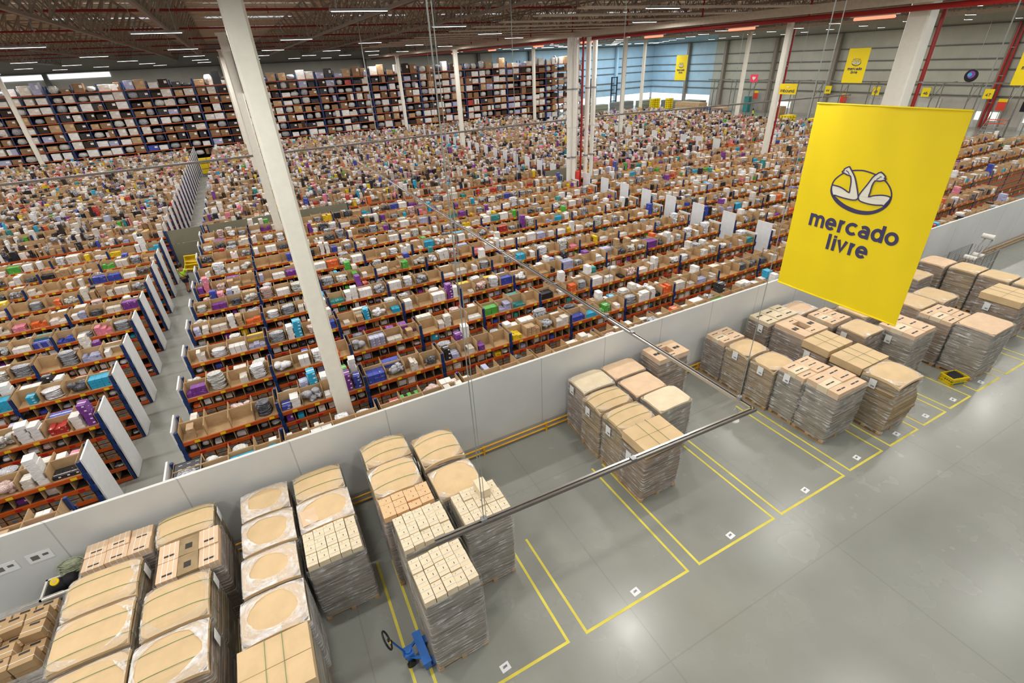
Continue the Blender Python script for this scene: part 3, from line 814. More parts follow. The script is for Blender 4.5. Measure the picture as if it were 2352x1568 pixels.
for kind in ('carton', 'bag', 'bin', 'drawer'):
    top, rest = split(kind)
    for (x, y, z, sx, sy, sz, rz, m, v, e, w) in top:
        o = bpy.data.objects.new(NAMES[kind][0], detailed_mesh(kind, m, v)); C.objects.link(o)
        o.location = (x, y, z); o.scale = (sx, sy, sz); o.rotation_euler = (0, 0, rz)
        lab = {'carton': '%s goods carton, %s' % (CN.get(m, ''), w), 'bag': '%s goods bag, %s' % (CN.get(m, ''), w),
               'bin': 'open cardboard bin, %s' % w, 'drawer': 'blue-tagged brown box, %s' % w.replace('pigeon hole', 'hole')}[kind]
        tag(o, lab, NAMES[kind][1], lab[:60])
    nm = {'carton': 'more_product_cartons', 'bag': 'more_product_bags', 'bin': 'more_shelf_bins', 'drawer': 'more_small_drawer_boxes'}[kind]
    stuff(rest, nm, {'carton': 'hundreds of further goods cartons in the shelf bins of the nearer racks', 'bag': 'further plastic bags of goods in the shelf bins', 'bin': 'further open cardboard bins along the rack tops', 'drawer': 'further small brown boxes under the top shelves'}[kind], NAMES[kind][1])
stuff(ITEMS.get('divider', []) + ITEMS.get('backboard', []), 'shelf_dividers', 'brown board dividers between the pigeon holes of the racks', 'divider')
stuff(ITEMS.get('farcarton', []), 'crowded_cartons', 'thousands of mixed cartons crowding the rack tops beyond the cross aisle', 'carton')
stuff(ITEMS.get('farbag', []), 'crowded_bags', 'mixed bagged goods crowding the rack tops beyond the cross aisle', 'bag')
stuff(ITEMS.get('farboard', []), 'crowded_shelf_boards', 'brown board backs and dividers on the rack tops beyond the cross aisle', 'divider')
#PART2
# ------------------------------------------------------------------ tall pallet racks at the far side
RBY, RLV = 2.46, [2.25 + 1.0 * k for k in range(8)]
TALL = []
def tall_rack(x0, nb, y, label):
    L = nb * RBY; t = thing('pallet_rack', label, 'pallet rack', (x0, y, 0), 0, 'tall pallet racks along the far side')
    for i in range(nb + 1):
        b = MB()
        for d in (0, 1.1): b.bb(-0.045, 0.045, d, d + 0.08, 0, 10.2, 'blue steel')
        for z in range(0, 10): b.bar((0, 0.05, z), (0, 1.15, z + 1), 0.04, 0.04, 'blue steel')
        o = part('upright_frame', b, t); o.location = (i * RBY, 0, 0)
    for z in RLV:
        b = MB(); b.bb(0.05, L - 0.05, -0.03, 0.05, z + 0.03, z + 0.12, 'orange steel'); b.bb(0.05, L - 0.05, 1.1, 1.18, z + 0.03, z + 0.12, 'orange steel')
        part('beam', b, t)
    b = MB()
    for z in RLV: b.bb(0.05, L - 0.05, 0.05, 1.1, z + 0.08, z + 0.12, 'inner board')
    part('rack_decks', b, t)
    for i in range(nb): TALL.append((x0 + i * RBY, y))
xx = -41.0; k = 0
while xx < 51:
    nb = 3; tall_rack(xx, nb, 80.2, 'tall blue and orange pallet rack, %s section from its western end' % (ORD[k] if k < 13 else 'last')); xx += nb * RBY + 0.1; k += 1
rr = random.Random(5)
tall_items = []
for (x0, y) in TALL:
    for li, z in enumerate([1.15] + RLV):
        for q in range(3 if rr.random() < 0.4 else 2):
            n = 2
            w = rr.uniform(0.8, 1.15); h = rr.uniform(0.5, 0.86) if li < 8 else rr.uniform(0.4, 1.35)
            m = pick([('p_kraft', 10), ('inner board', 14), ('drawer board', 20), ('p_offwhite', 20), ('b_grey', 12), ('b_clear', 16), ('p_white', 18), ('b_dark', 3), ('p_black', 8), ('p_blue', 2), ('p_red', 1), ('p_lilac', 4)], rr)
            cx = x0 + 0.1 + (q + 0.5) * (RBY - 0.2) / (3 if q == 2 else 2)
            if q == 2: w *= 0.5
            bag = m.startswith('b_')
            tall_items.append(('bag' if bag else 'box', cx, y + rr.uniform(.45, .6), z + 0.13, w, 0.8, h, rr.uniform(-.05, .05), m, rr.randint(0, 3)))
vis = [t for t in tall_items if inview(t[1], t[2], t[3], -4)]
vis.sort(key=lambda t: -(t[4] * t[6]) / proj(t[1], t[2], t[3])[2] ** 2)
pool = {'bag': [t for t in vis if t[0] == 'bag'], 'box': [t for t in vis if t[0] == 'box']}
LVN = ['lowest', 'second', 'third', 'fourth', 'fifth', 'sixth', 'seventh', 'eighth', 'top']
def sect(x): return int((x + 41.0) // (3 * RBY + 0.1))
chosen = set()
for kd, nm in (('bag', 'wrapped_bundle'), ('box', 'stock_carton')):
    for t in pool[kd][:300]:
        chosen.add(id(t))
        _, x, y, z, sx, sy, sz, rz, m, v = t
        key = 'carton' if kd == 'box' else 'bag'
        o = bpy.data.objects.new(nm, detailed_mesh(key, m, v)); C.objects.link(o)
        o.location = (x, y, z); o.scale = (sx, sy, sz); o.rotation_euler = (0, 0, rz)
        lv = min(8, int(round((z - 0.13 - 1.25) / 1.0)) if z > 2 else 0); col = CN.get(m, 'brown')
        u_ = (x + 41.0) - sect(x) * (3 * RBY + 0.1); by = min(2, int(u_ / RBY)); lab = '%s %s, %s tall-rack section, %s bay, %s level, %s place' % (col, 'wrapped bundle' if kd == 'bag' else 'stock carton', ORD[min(12, sect(x))], ORD[by], LVN[lv], ORD[min(2, int((u_ - by * RBY) / (RBY / 2.99)))])
        tag(o, lab, 'bundle' if kd == 'bag' else 'carton', lab[:60])
for kd, nm in (('bag', 'more_wrapped_bundles_bag'), ('box', 'more_stock_cartons')):
    L = [t for t in tall_items if t[0] == kd and id(t) not in chosen]
    stuff([t[1:10] + (True, '') for t in L], nm, 'further stock on the tall pallet racks at the far side', 'stock')
b = MB(); b.bb(-41, 51.5, 82.0, 82.05, 0, 9.6, 'depth shade'); tag(b.build('rack_depth_shade'), 'dark backing behind the tall pallet racks', 'painted shade')  # added near-black sheet, painted as the unlit depth of the racks

# ------------------------------------------------------------------ floor tape and paper labels
def bay_tape(x0, x1, yf, yb0, yb1, label):
    b = MB(); w = 0.06
    def q(a, c, d, e): b.bb(a, c, d, e, 0.0005, 0.003, 'tape yellow')
    q(x0, x0 + w, yf, yb0); q(x1 - w, x1, yf, yb1); q(x0, x1, yf - w, yf)
    tag(b.build('floor_tape_outline'), label, 'floor marking', 'yellow taped bay outlines')
bays = [(-2.95, 0.14, 4.5, 9.5, 8.4, 'yellow taped bay under the film-wrapped stacks and the blue pallet jack'), (0.44, 3.22, 4.56, 8.3, 7.3, 'yellow taped bay holding the stack on the pallet jack side'),
        (3.61, 6.56, 4.53, 7.15, 8.3, 'empty yellow taped bay in the middle of the floor'), (6.87, 9.56, 4.53, 8.3, 8.2, 'yellow taped bay with the box-topped stack at its edge'),
        (9.80, 12.5, 4.53, 8.2, 8.2, 'empty yellow taped bay under the hanging rail corner'), (12.79, 14.4, 4.57, 8.3, 6.6, 'narrow yellow taped bay in front of the black-labelled stack'),
        (14.77, 16.3, 4.57, 6.6, 6.6, 'narrow yellow taped bay before the stack with the torn sheet'), (16.61, 17.95, 4.58, 6.6, 6.6, 'narrow yellow taped bay, third from the yellow crate'),
        (18.21, 19.55, 4.6, 6.8, 6.8, 'narrow yellow taped bay beside the yellow crate'), (20.01, 21.6, 4.62, 5.0, 5.4, 'short yellow taped bay past the yellow crate'),
        (22.0, 23.6, 4.62, 6.4, 6.4, 'short yellow taped bay, second past the yellow crate'), (24.0, 25.6, 4.62, 6.4, 6.4, 'last yellow taped bay by the tall end stacks')]
for a in bays: bay_tape(*a)
for i, (x, y) in enumerate([(1.81, 4.7), (5.13, 4.66), (8.17, 4.65), (11.08, 4.66), (13.48, 4.7), (15.51, 4.7), (17.18, 4.72), (18.85, 4.72), (20.75, 4.74)]):
    b = MB(); b.box((0, 0, 0.003), (0.2, 0.16, 0.002), 'paper'); b.box((0.0, 0.01, 0.0045), (0.1, 0.05, 0.001), 'b_grey')
    o = b.build('floor_label'); o.location = (x, y + 0.04, 0); o.rotation_euler = (0, 0, 0.1)
    tag(o, 'white paper label on the floor of the %s taped bay after the blue pallet jack' % ORD[i], 'label', 'paper labels on the floor')
# yellow guard rail at the foot of the partition
t = thing('guard_rail', 'low yellow double guard rail along the foot of the partition wall', 'guard rail', (0, WALL_Y - 0.2, 0))
for z in (0.12, 0.3):
    b = MB(); b.tube((-6.0, 0, z), (30.5, 0, z), 0.028, 'rail yellow', 8); part('rail', b, t)
x = -5.0
while x < 30:
    b = MB(); b.bb(x - 0.03, x + 0.03, -0.03, 0.03, 0, 0.33, 'rail yellow'); part('post', b, t); x += 2.25
t = thing('guard_rail', 'wood-coloured guard rail along the partition past the last stacks', 'guard rail', (0, WALL_Y - 0.25, 0))
for z in (0.15, 0.34):
    b = MB(); b.tube((31.0, 0, z), (48, 0, z), 0.035, 'wood', 8); part('rail', b, t)
b = MB()
for x in (31.2, 35.5, 40, 44.5): b.bb(x - 0.04, x + 0.04, -0.03, 0.03, 0, 0.38, 'wood')
part('posts', b, t)
# paper notices stuck on the partition
for i, (x, z) in enumerate([(-6.78, 1.94), (-6.2, 1.94)]):
    b = MB(); b.box((0, 0, 0), (0.42, 0.004, 0.26), 'paper'); b.box((-0.08, -0.003, 0), (0.13, 0.002, 0.12), 'steel grey'); b.box((0.1, -0.003, 0.02), (0.1, 0.002, 0.06), 'steel grey')
    o = b.build('paper_notice'); o.location = (x, WALL_Y - 0.045, z)
    tag(o, ['paper notice on the partition above the open carton pile', 'paper notice on the partition beside the rope bundle'][i], 'notice', 'paper notices on the partition')

# ------------------------------------------------------------------ pallet stacks
def rrect(hw, hd, c, n=4):
    """outline of a rounded rectangle"""
    out = []
    for (sx, sy, a0) in ((1, -1, -PI / 2), (1, 1, 0), (-1, 1, PI / 2), (-1, -1, PI)):
        for i in range(n + 1):
            a = a0 + (PI / 2) * i / n
            out.append((sx * (hw - c) + c * math.cos(a), sy * (hd - c) + c * math.sin(a)))
    return out
def pallet_mesh(w, d):
    b = MB()
    for i in range(7): b.bb(-w / 2 + i * (w - 0.1) / 6, -w / 2 + i * (w - 0.1) / 6 + 0.1, -d / 2, d / 2, 0.12, 0.14, 'wood')
    for x in (-w / 2 + 0.05, 0, w / 2 - 0.05):
        b.bb(x - 0.05, x + 0.05, -d / 2, d / 2, 0.0, 0.02, 'wood')
        for y in (-d / 2 + 0.06, 0, d / 2 - 0.06): b.bb(x - 0.05, x + 0.05, y - 0.06, y + 0.06, 0.02, 0.1, 'wood')
    for y in (-d / 2 + 0.06, 0, d / 2 - 0.06): b.bb(-w / 2, w / 2, y - 0.05, y + 0.05, 0.1, 0.12, 'wood')
    return b
def load_mesh(w, d, z0, z1, m, jit, lay, seed, bulge=0.02):
    rr = random.Random(seed); b = MB(); n = max(3, int((z1 - z0) / lay)); vs = []; fs = []; rings = 0; K = len(rrect(1, 1, .1, 2))
    ox = oy = 0
    for i in range(n):
        za = z0 + (z1 - z0) * i / n; zb = z0 + (z1 - z0) * (i + 0.88) / n
        ox = ox * 0.7 + rr.uniform(-jit, jit); oy = oy * 0.7 + rr.uniform(-jit, jit)
        t = (i + .5) / n; g = bulge * math.sin(PI * t) + rr.uniform(-jit, jit) * 0.35
        for z in (za, zb):
            for (x, y) in rrect(w / 2 + g, d / 2 + g, 0.04, 2): vs.append((x + ox, y + oy, z))
            rings += 1
    for r in range(rings - 1):
        for i in range(K): fs.append((r * K + i, r * K + (i + 1) % K, (r + 1) * K + (i + 1) % K, (r + 1) * K + i))
    fs.append(tuple((rings - 1) * K + i for i in range(K)))
    b.add(vs, fs, m); return b
def domez(u, v, dome, flat):
    return -dome * (abs(u) ** flat * 0.55 + abs(v) ** flat * 0.55)
def sheet_mesh(w, d, z, m, dome, flat, skirt, seed, tilt=0.0):
    """one sheet of board laid over the load: domed middle, edges folded down"""
    rr = random.Random(seed); b = MB(); n = 14; vs = []; fs = []
    for j in range(n + 1):
        for i in range(n + 1):
            u = -1 + 2 * i / n; v = -1 + 2 * j / n
            zz = z + domez(u, v, dome, flat) + 0.012 * noise.noise((u * 1.6 + seed, v * 1.6, seed * .7))
            vs.append((u * w / 2, v * d / 2, zz + tilt * v))
    for j in range(n):
        for i in range(n):
            a = j * (n + 1) + i; fs.append((a, a + 1, a + n + 2, a + n + 1))
    edge = [i for i in range(n + 1)] + [j * (n + 1) + n for j in range(1, n + 1)] + [n * (n + 1) + i for i in range(n - 1, -1, -1)] + [j * (n + 1) for j in range(n - 1, 0, -1)]
    k = len(vs)
    for e in edge:
        x, y, zz = vs[e]; vs.append((x * 1.012, y * 1.012, zz - skirt - 0.01 * rr.random()))
    L = len(edge)
    for i in range(L): fs.append((edge[i], k + i, k + (i + 1) % L, edge[(i + 1) % L]))
    b.add(vs, fs, m); return b
def film_shell(w, d, z0, z1, seed, m='stretch film', dome=0.1, flat=4):
    rr = random.Random(seed); b = MB(); K = 20; rings = 12; vs = []; fs = []
    base = rrect(w / 2 + 0.035, d / 2 + 0.035, 0.06, 4); K = len(base)
    for r in range(rings + 1):
        z = z0 + (z1 - z0) * r / rings
        for i, (x, y) in enumerate(base):
            f = 1 + 0.012 * noise.noise((x * 2 + seed, y * 2, z * 3)) + 0.006 * rr.uniform(-1, 1)
            zz = z
            if r == rings:
                u = x / (w / 2); v = y / (d / 2); zz = z + domez(max(-1, min(1, u)), max(-1, min(1, v)), dome, flat)
            vs.append((x * f, y * f, zz))
    for r in range(rings):
        for i in range(K): fs.append((r * K + i, r * K + (i + 1) % K, (r + 1) * K + (i + 1) % K, (r + 1) * K + i))
    b.add(vs, fs, m); return b
def film_ring(w, d, z, seed, dome, flat, inner=0.78, m='stretch film milky', tilt=0.0):
    """film drawn over the rim of the top, leaving an oval of board bare"""
    b = MB(); K = 40; vs = []; fs = []
    for r in range(5):
        t = r / 4
        for i in range(K):
            a = 2 * PI * i / K; c, s_ = math.cos(a), math.sin(a)
            q = 1 / max(abs(c), abs(s_)); u1, v1 = c * q * 1.02, s_ * q * 1.02
            k = inner * (1 + 0.16 * noise.noise((c * 1.5 + seed, s_ * 1.5, seed)) + 0.05 * noise.noise((c * 6 + seed, s_ * 6, seed))); u0, v0 = c * k, s_ * k
            u = u0 + (u1 - u0) * t; v = v0 + (v1 - v0) * t
            uu, vv = max(-1, min(1, u)), max(-1, min(1, v))
            vs.append((u * w / 2, v * d / 2, z + 0.02 + domez(uu, vv, dome, flat) + tilt * vv + (0.006 * noise.noise((u * 4, v * 4, seed)) if 0 < r else -0.002)))
    for r in range(4):
        for i in range(K): fs.append((r * K + i, r * K + (i + 1) % K, (r + 1) * K + (i + 1) % K, (r + 1) * K + i))
    b.add(vs, fs, m); return b
def strap_mesh(w, d, z, off, axis, m, dome, flat, drop, tilt=0.0, wd=0.009):
    b = MB(); pts = []; n = 12
    for i in range(n + 1):
        u = -1 + 2 * i / n
        if axis == 'x': pts.append((u * w / 2, off * d / 2, z + 0.012 + domez(u, off, dome, flat) + tilt * off))
        else: pts.append((off * w / 2, u * d / 2, z + 0.012 + domez(off, u, dome, flat) + tilt * u))
    a, e = pts[0], pts[-1]; g = 0.03
    if axis == 'x': pts = [(a[0] - g, a[1], a[2] - drop), (a[0] - g, a[1], a[2])] + pts + [(e[0] + g, e[1], e[2]), (e[0] + g, e[1], e[2] - drop)]
    else: pts = [(a[0], a[1] - g, a[2] - drop), (a[0], a[1] - g, a[2])] + pts + [(e[0], e[1] + g, e[2]), (e[0], e[1] + g, e[2] - drop)]
    for p, q in zip(pts, pts[1:]): b.bar(p, q, wd, 0.006, m)
    return b
def bundle_mesh(style, w, d, h):
    key = ('bundle', style, round(w, 3), round(d, 3), round(h, 3))
    if key in _cache: return _cache[key]
    b = MB()
    base = {'small': 'pale kraft', 'peach': 'peach kraft', 'striped': 'pink kraft', 'label': 'pink kraft', 'labelk': 'pale kraft', 'brown': 'bin board', 'grille': 'board edges kraft'}[style]
    gp = 0.012 if style in ('small', 'peach', 'brown', 'striped') else 0.006
    b.box((0, 0, h / 2), (w - gp, d - gp, h), base)
    if style in ('small', 'peach'):
        for s in (-0.22, 0.22): b.bb(-w * .495, w * .495, d * s - 0.004, d * s + 0.004, h - 0.001, h + 0.003, 'blue strap')
        b.bb(w * .06, w * .12, -d * .1, d * .04, h, h + 0.002, 'ink'); b.bb(-w * .2, -w * .17, d * .3, d * .4, h, h + 0.002, 'ink')
    elif style == 'striped':
        for s in (-0.25, 0.02, 0.28): b.bb(w * s - 0.006, w * s + 0.006, -d * .496, d * .496, -0.002, h + 0.004, 'white strap')
        b.bb(-w * .22, w * .3, -d * .26, -d * .16, h, h + 0.002, 'ink')
    elif style in ('label', 'labelk'):
        b.bb(-w * .3, w * .25, -d * .12, d * .02, h, h + 0.002, 'ink'); b.bb(-w * .02, w * .0, -d * .14, d * .04, h + .001, h + 0.003, 'white strap')
    elif style == 'brown':
        b.bb(-w * .497, w * .497, -d * .12 - 0.006, -d * .12 + 0.006, 0, h + 0.003, 'white strap'); b.bb(-w * .2, w * .25, d * .25, d * .42, h, h + 0.002, 'ink')
    elif style == 'grille':
        b.bb(-w * .2, w * .15, -d * .2, d * .1, h, h + 0.002, 'ink')
    o = b.build('x'); me = o.data; me.name = 'carton_bundle'; C.objects.unlink(o); bpy.data.objects.remove(o); _cache[key] = me; return me
NST = [0]
def stack(x0, x1, y0, y1, h, style, edges, label, dome=0.1, flat=4, jit=0.008, lay=0.075, film='stretch film', lab=None, straps=None, inner=0.78, rz=0.0, tilt=0.0, group=None, topmat='kraft', skirt=0.03):
    NST[0] += 1; seed = NST[0] * 3.7
    w, d = x1 - x0, y1 - y0
    t = thing('wrapped_pallet_stack', label, 'pallet stack', ((x0 + x1) / 2, (y0 + y1) / 2, 0), rz, group)
    part('wood_pallet', pallet_mesh(w, d), t)
    toph = h - 0.02; rr = random.Random(seed)
    body_top = toph - (dome * 0.62 if style in ('kraft', 'film', 'plain') else 0.12)
    if style == 'box': body_top = toph - 0.26
    if style in ('hollow', 'small', 'striped', 'label', 'peach', 'brown', 'mixed'): body_top = toph - 0.14
    part('stacked_board', load_mesh(w - 0.02, d - 0.02, 0.14, body_top, edges, jit, lay, seed), t)
    if style in ('kraft', 'film', 'plain'):
        part('top_sheet', sheet_mesh(w, d, toph, topmat, dome, flat, skirt + dome * 0.3, seed, tilt), t)
        if straps:
            for (off, ax, m) in straps: part('strap', strap_mesh(w, d, toph, off, ax, m, dome, flat, 0.5, tilt), t)
        if style == 'film': part('film_collar', film_ring(w, d, toph, seed, dome, flat, inner, tilt=tilt), t)
        elif style == 'kraft': part('film_collar', film_ring(w, d, toph, seed, dome, flat, 0.96, 'stretch film', tilt=tilt), t)
    elif style in ('small', 'peach', 'label', 'striped', 'brown', 'mixed'):
        grids = {'small': (5, 3), 'peach': (4, 3), 'label': (2, 3), 'striped': (3, 2), 'brown': (4, 3), 'mixed': (3, 2)}[style]
        nx, ny = grids; bw, bd = (w - 0.03) / nx, (d - 0.03) / ny
        for i in range(nx):
            for j in range(ny):
                u = (i + .5) / nx * 2 - 1; v = (j + .5) / ny * 2 - 1
                if style == 'striped' and i == 1 and NSTY.get(label) == 'cross': st = 'grille'
                else: st = {'small': 'small', 'peach': 'peach', 'label': 'label' if (i + j) % 2 == 0 or i else 'labelk', 'striped': 'striped', 'brown': 'brown', 'mixed': 'labelk'}[style]
                hh = 0.2
                zz = body_top - 0.05 + domez(u, v, dome, 2) + rr.uniform(-.02, .025)
                link('carton_bundle', bundle_mesh(st, bw, bd, hh), t, ((i + .5) * bw - w / 2 + 0.015, (j + .5) * bd - d / 2 + 0.015, zz)).rotation_euler = (rr.uniform(-.02, .02), rr.uniform(-.02, .02), rr.uniform(-.015, .015))
    elif style == 'hollow':
        q = 0.3
        for (cx, cy, bw, bd) in ((-w * .32, 0, w * .34, d * .98), (w * .32, 0, w * .34, d * .98), (0, -d * .35, w * .3, d * .28), (0, d * .35, w * .3, d * .28)):
            link('carton_bundle', bundle_mesh('label', bw, bd, 0.18), t, (cx, cy, body_top - 0.02 + rr.uniform(-.005, .01)))
    elif style == 'box':
        b = MB(); z0, z1 = body_top + 0.005, toph; b.bb(-w / 2 - .01, w / 2 + .01, -d / 2 - .01, d / 2 + .01, z0, z1, 'kraft')
        b.bb(-w / 2 - .012, w / 2 + .012, -0.006, 0.006, z1 - 0.002, z1 + 0.004, 'board edges kraft')
        part('cap_box', b, t)
        for s in (-0.25, 0.25): part('strap', strap_mesh(w + .02, d + .02, toph, s, 'y', 'green strap', 0.0, 4, 0.3), t)
    part('wrap_film', film_shell(w, d, 0.1, (toph - 0.02) if style not in ('box',) else body_top, seed, film, dome if style in ('kraft', 'film', 'plain') else 0.03, flat), t)
    if lab:
        b = MB(); face, pos, zz = lab
        if face == '-x': b.bb(-w / 2 - 0.075, -w / 2 - 0.07, pos * d - 0.1, pos * d + 0.1, zz - 0.15, zz + 0.15, 'paper'); b.bb(-w / 2 - 0.077, -w / 2 - 0.074, pos * d - 0.07, pos * d + 0.03, zz - 0.1, zz - 0.05, 'b_grey')
        elif face == '+x': b.bb(w / 2 + 0.07, w / 2 + 0.075, pos * d - 0.1, pos * d + 0.1, zz - 0.15, zz + 0.15, 'paper')
        elif face == '-y': b.bb(pos * w - 0.1, pos * w + 0.1, -d / 2 - 0.075, -d / 2 - 0.07, zz - 0.15, zz + 0.15, 'paper')
        part('paper_label', b, t, 'white paper label')
    return t
NSTY = {'stack of pink-brown flattened cartons with a dark-spotted strip across its top': 'cross'}
G2 = [(-0.45, 'x', 'green strap'), (0.45, 'x', 'green strap')]
EG, EB, EK, EP = 'board edges grey', 'board edges brown', 'board edges kraft', 'board edges pink'
# group by the partition's lower end: two columns of strapped kraft tops
stack(-5.34, -4.1, 9.62, 10.38, 1.98, 'striped', EP, 'stack of pink cartons with white straps beside the rope bundle', dome=0.05, rz=0.0)
stack(-5.44, -4.25, 8.56, 9.5, 2.05, 'kraft', EK, 'kraft-topped stack with a curl of green strap, beside the tool tub', straps=G2, lab=('+x', 0.2, 1.75), dome=0.12)
stack(-5.42, -4.23, 7.5, 8.46, 2.05, 'kraft', EK, 'plain kraft-topped stack with a loose green strap squiggle on top', straps=[(-0.6, 'x', 'green strap'), (0.35, 'x', 'green strap')], dome=0.08)
stack(-5.4, -4.2, 6.35, 7.4, 2.0, 'kraft', EK, 'kraft-topped stack cut by the frame, in front of the squiggle stack', straps=[(0.5, 'x', 'green strap')], dome=0.08)
stack(-4.0, -2.9, 9.6, 10.38, 2.05, 'kraft', EK, 'dented kraft-topped stack tucked against the partition', straps=[(-0.6, 'x', 'green strap'), (0.55, 'x', 'green strap')], lab=('+x', 0.1, 1.8), dome=0.12)
stack(-3.92, -2.76, 8.52, 9.52, 2.02, 'striped', EP, 'stack of pink-brown flattened cartons with a dark-spotted strip across its top', dome=0.04)
stack(-4.05, -2.96, 7.4, 8.45, 2.05, 'kraft', EK, 'kraft-topped stack with two green straps before the dark-spotted cartons', straps=G2, lab=('+x', 0.3, 1.75), dome=0.12)
stack(-4.1, -2.95, 6.3, 7.3, 2.05, 'film', EB, 'film-rimmed kraft stack with two green straps behind a small black-taped carton', straps=G2, lab=('+x', 0.2, 1.7), dome=0.12, inner=0.88)
stack(-3.95, -2.85, 5.3, 6.2, 1.5, 'kraft', EB, 'lower stack under the small black-taped carton', dome=0.08)
# group of film-rimmed tops
stack(-2.36, -1.34, 9.5, 10.36, 1.9, 'film', EB, 'film-rimmed stack nearest the partition in its column of four', dome=0.1, flat=3, inner=0.72)
stack(-2.36, -1.31, 8.48, 9.4, 1.92, 'film', EG, 'film-rimmed stack with a creased oval, second from the partition', dome=0.1, flat=3, inner=0.8)
stack(-2.4, -1.35, 7.5, 8.4, 1.9, 'film', EG, 'film-rimmed stack with a pointed oval, third from the partition', dome=0.1, flat=3, inner=0.68)
stack(-2.45, -1.32, 6.45, 7.4, 1.9, 'film', EG, 'film-rimmed stack with a round bare oval behind the flat kraft box', dome=0.12, flat=3, inner=0.76, film='stretch film milky')
stack(-2.5, -1.35, 5.3, 6.34, 1.92, 'box', EG, 'stack capped by a plain kraft box with two green straps, by the pallet jack aisle')
stack(-1.19, -0.08, 9.48, 10.36, 1.9, 'kraft', EK, 'round-shouldered kraft stack with thin green straps against the partition', straps=G2, dome=0.12, flat=3)
stack(-1.2, -0.05, 8.5, 9.4, 1.9, 'film', EG, 'film-rimmed stack with a loose square of board on its corner', dome=0.1, flat=3, inner=0.82)
stack(-1.21, -0.06, 7.48, 8.42, 1.9, 'small', EG, 'stack of small white-strapped cartons beside the open aisle', dome=0.05)
# pair of tall columns with rounded kraft and small cartons
stack(0.52, 1.62, 9.3, 10.2, 2.33, 'kraft', EK, 'tall rounded kraft stack with thin straps near the partition, beside its twin', straps=G2, dome=0.2, flat=2.2)
stack(0.48, 1.56, 8.2, 9.2, 2.35, 'kraft', EK, 'tall film-glossed kraft stack behind the peach cartons', straps=G2, lab=('+x', 0.35, 2.0), dome=0.14, flat=2.4)
stack(0.46, 1.62, 7.5, 8.12, 2.33, 'peach', EP, 'tall stack topped with peach cartons behind the small-carton stacks', dome=0.05)
stack(0.6, 1.7, 6.5, 7.42, 2.38, 'small', EG, 'tall stack of small blue-strapped cartons behind the stack on the pallet jack', dome=0.08)
stack(0.6, 1.7, 5.3, 6.3, 2.36, 'small', EG, 'tall stack of small cartons raised on the blue pallet jack', dome=0.04, rz=0.03)
stack(1.74, 2.78, 8.65, 9.75, 2.33, 'kraft', EK, 'bulging kraft stack with green straps, the one farther from the camera rail', straps=G2, lab=('-x', -0.3, 2.0), dome=0.2, flat=2.2)
stack(1.75, 2.8, 7.55, 8.5, 2.2, 'kraft', EG, 'kraft stack sitting lower behind the loose small cartons', dome=0.1, flat=3)
stack(1.92, 3.0, 6.5, 7.45, 2.3, 'small', EG, 'wide stack of loose small cartons with one bundle standing proud', dome=0.08)
b = MB()
for i in range(5): b.bb(-0.12, 0.12, -0.2, 0.2, i * 0.042, i * 0.042 + 0.038, 'pale kraft')
o = b.build('carton_bundle'); o.location = (2.62, 7.2, 2.28); tag(o, 'small bundle of flat cartons lying on top of the loose-carton stack', 'bundle')
b = MB(); b.bb(-0.17, 0.17, -0.23, 0.23, 0, 0.012, 'pink kraft'); o = b.build('board_sheet'); o.location = (-0.98, 8.85, 1.86); o.rotation_euler = (0, 0, 0.08)
tag(o, 'loose square of pink board on the corner of a film-rimmed stack', 'board')
t = thing('taped_carton', 'small carton with black tape on the lowest kraft stack', 'carton', (-3.5, 5.75, 1.5), 0.05)
b = MB(); b.bb(-0.3, 0.3, -0.25, 0.25, 0, 0.3, 'kraft'); part('carton_body', b, t)
b = MB(); b.bb(-0.08, 0.02, -0.255, 0.255, 0.296, 0.305, 'black rubber'); b.bb(-0.08, 0.02, -0.256, -0.25, 0.1, 0.3, 'black rubber'); part('black_tape', b, t)
b = MB(); b.bb(-0.302, 0.302, -0.2, -0.19, 0.0, 0.305, 'white strap'); part('strap', b, t)
# centre group
stack(9.98, 11.3, 9.5, 10.36, 1.95, 'hollow', EB, 'stack with a square hole down its middle, against the partition', jit=0.02)
stack(8.3, 9.5, 9.6, 10.38, 1.86, 'plain', EP, 'slotted pink-topped stack touching the partition next to the hollow stack', topmat='pink kraft', dome=0.05, lab=('-x', 0.1, 1.6))
stack(7.04, 8.18, 9.5, 10.38, 1.9, 'kraft', EP, 'stack with a torn slit top at the partition end of the centre group', topmat='pale kraft', dome=0.08, lab=('-x', 0.15, 1.6), jit=0.014)
stack(8.28, 9.42, 8.58, 9.46, 1.86, 'plain', EP, 'slotted pink-topped stack in the middle of the centre group', topmat='pink kraft', dome=0.05)
stack(6.92, 8.1, 8.55, 9.4, 1.9, 'kraft', EK, 'kraft stack with green straps, second of its row from the partition', straps=G2, dome=0.14, flat=2.4, lab=('-x', 0.1, 1.5), jit=0.014)
stack(8.36, 9.56, 7.66, 8.5, 1.88, 'plain', EG, 'pale-topped stack with a raised flap at the open side of the centre group', topmat='pale kraft', dome=0.06)
stack(6.95, 8.14, 7.6, 8.46, 1.9, 'kraft', EK, 'kraft stack with green straps and a double label behind the boxed stack', straps=G2, dome=0.14, flat=2.4, lab=('-x', 0.1, 1.45), jit=0.014)
stack(6.9, 8.16, 6.6, 7.54, 1.9, 'box', EB, 'stack capped by a large kraft box under the hanging rail', lab=('-x', 0.1, 1.3))
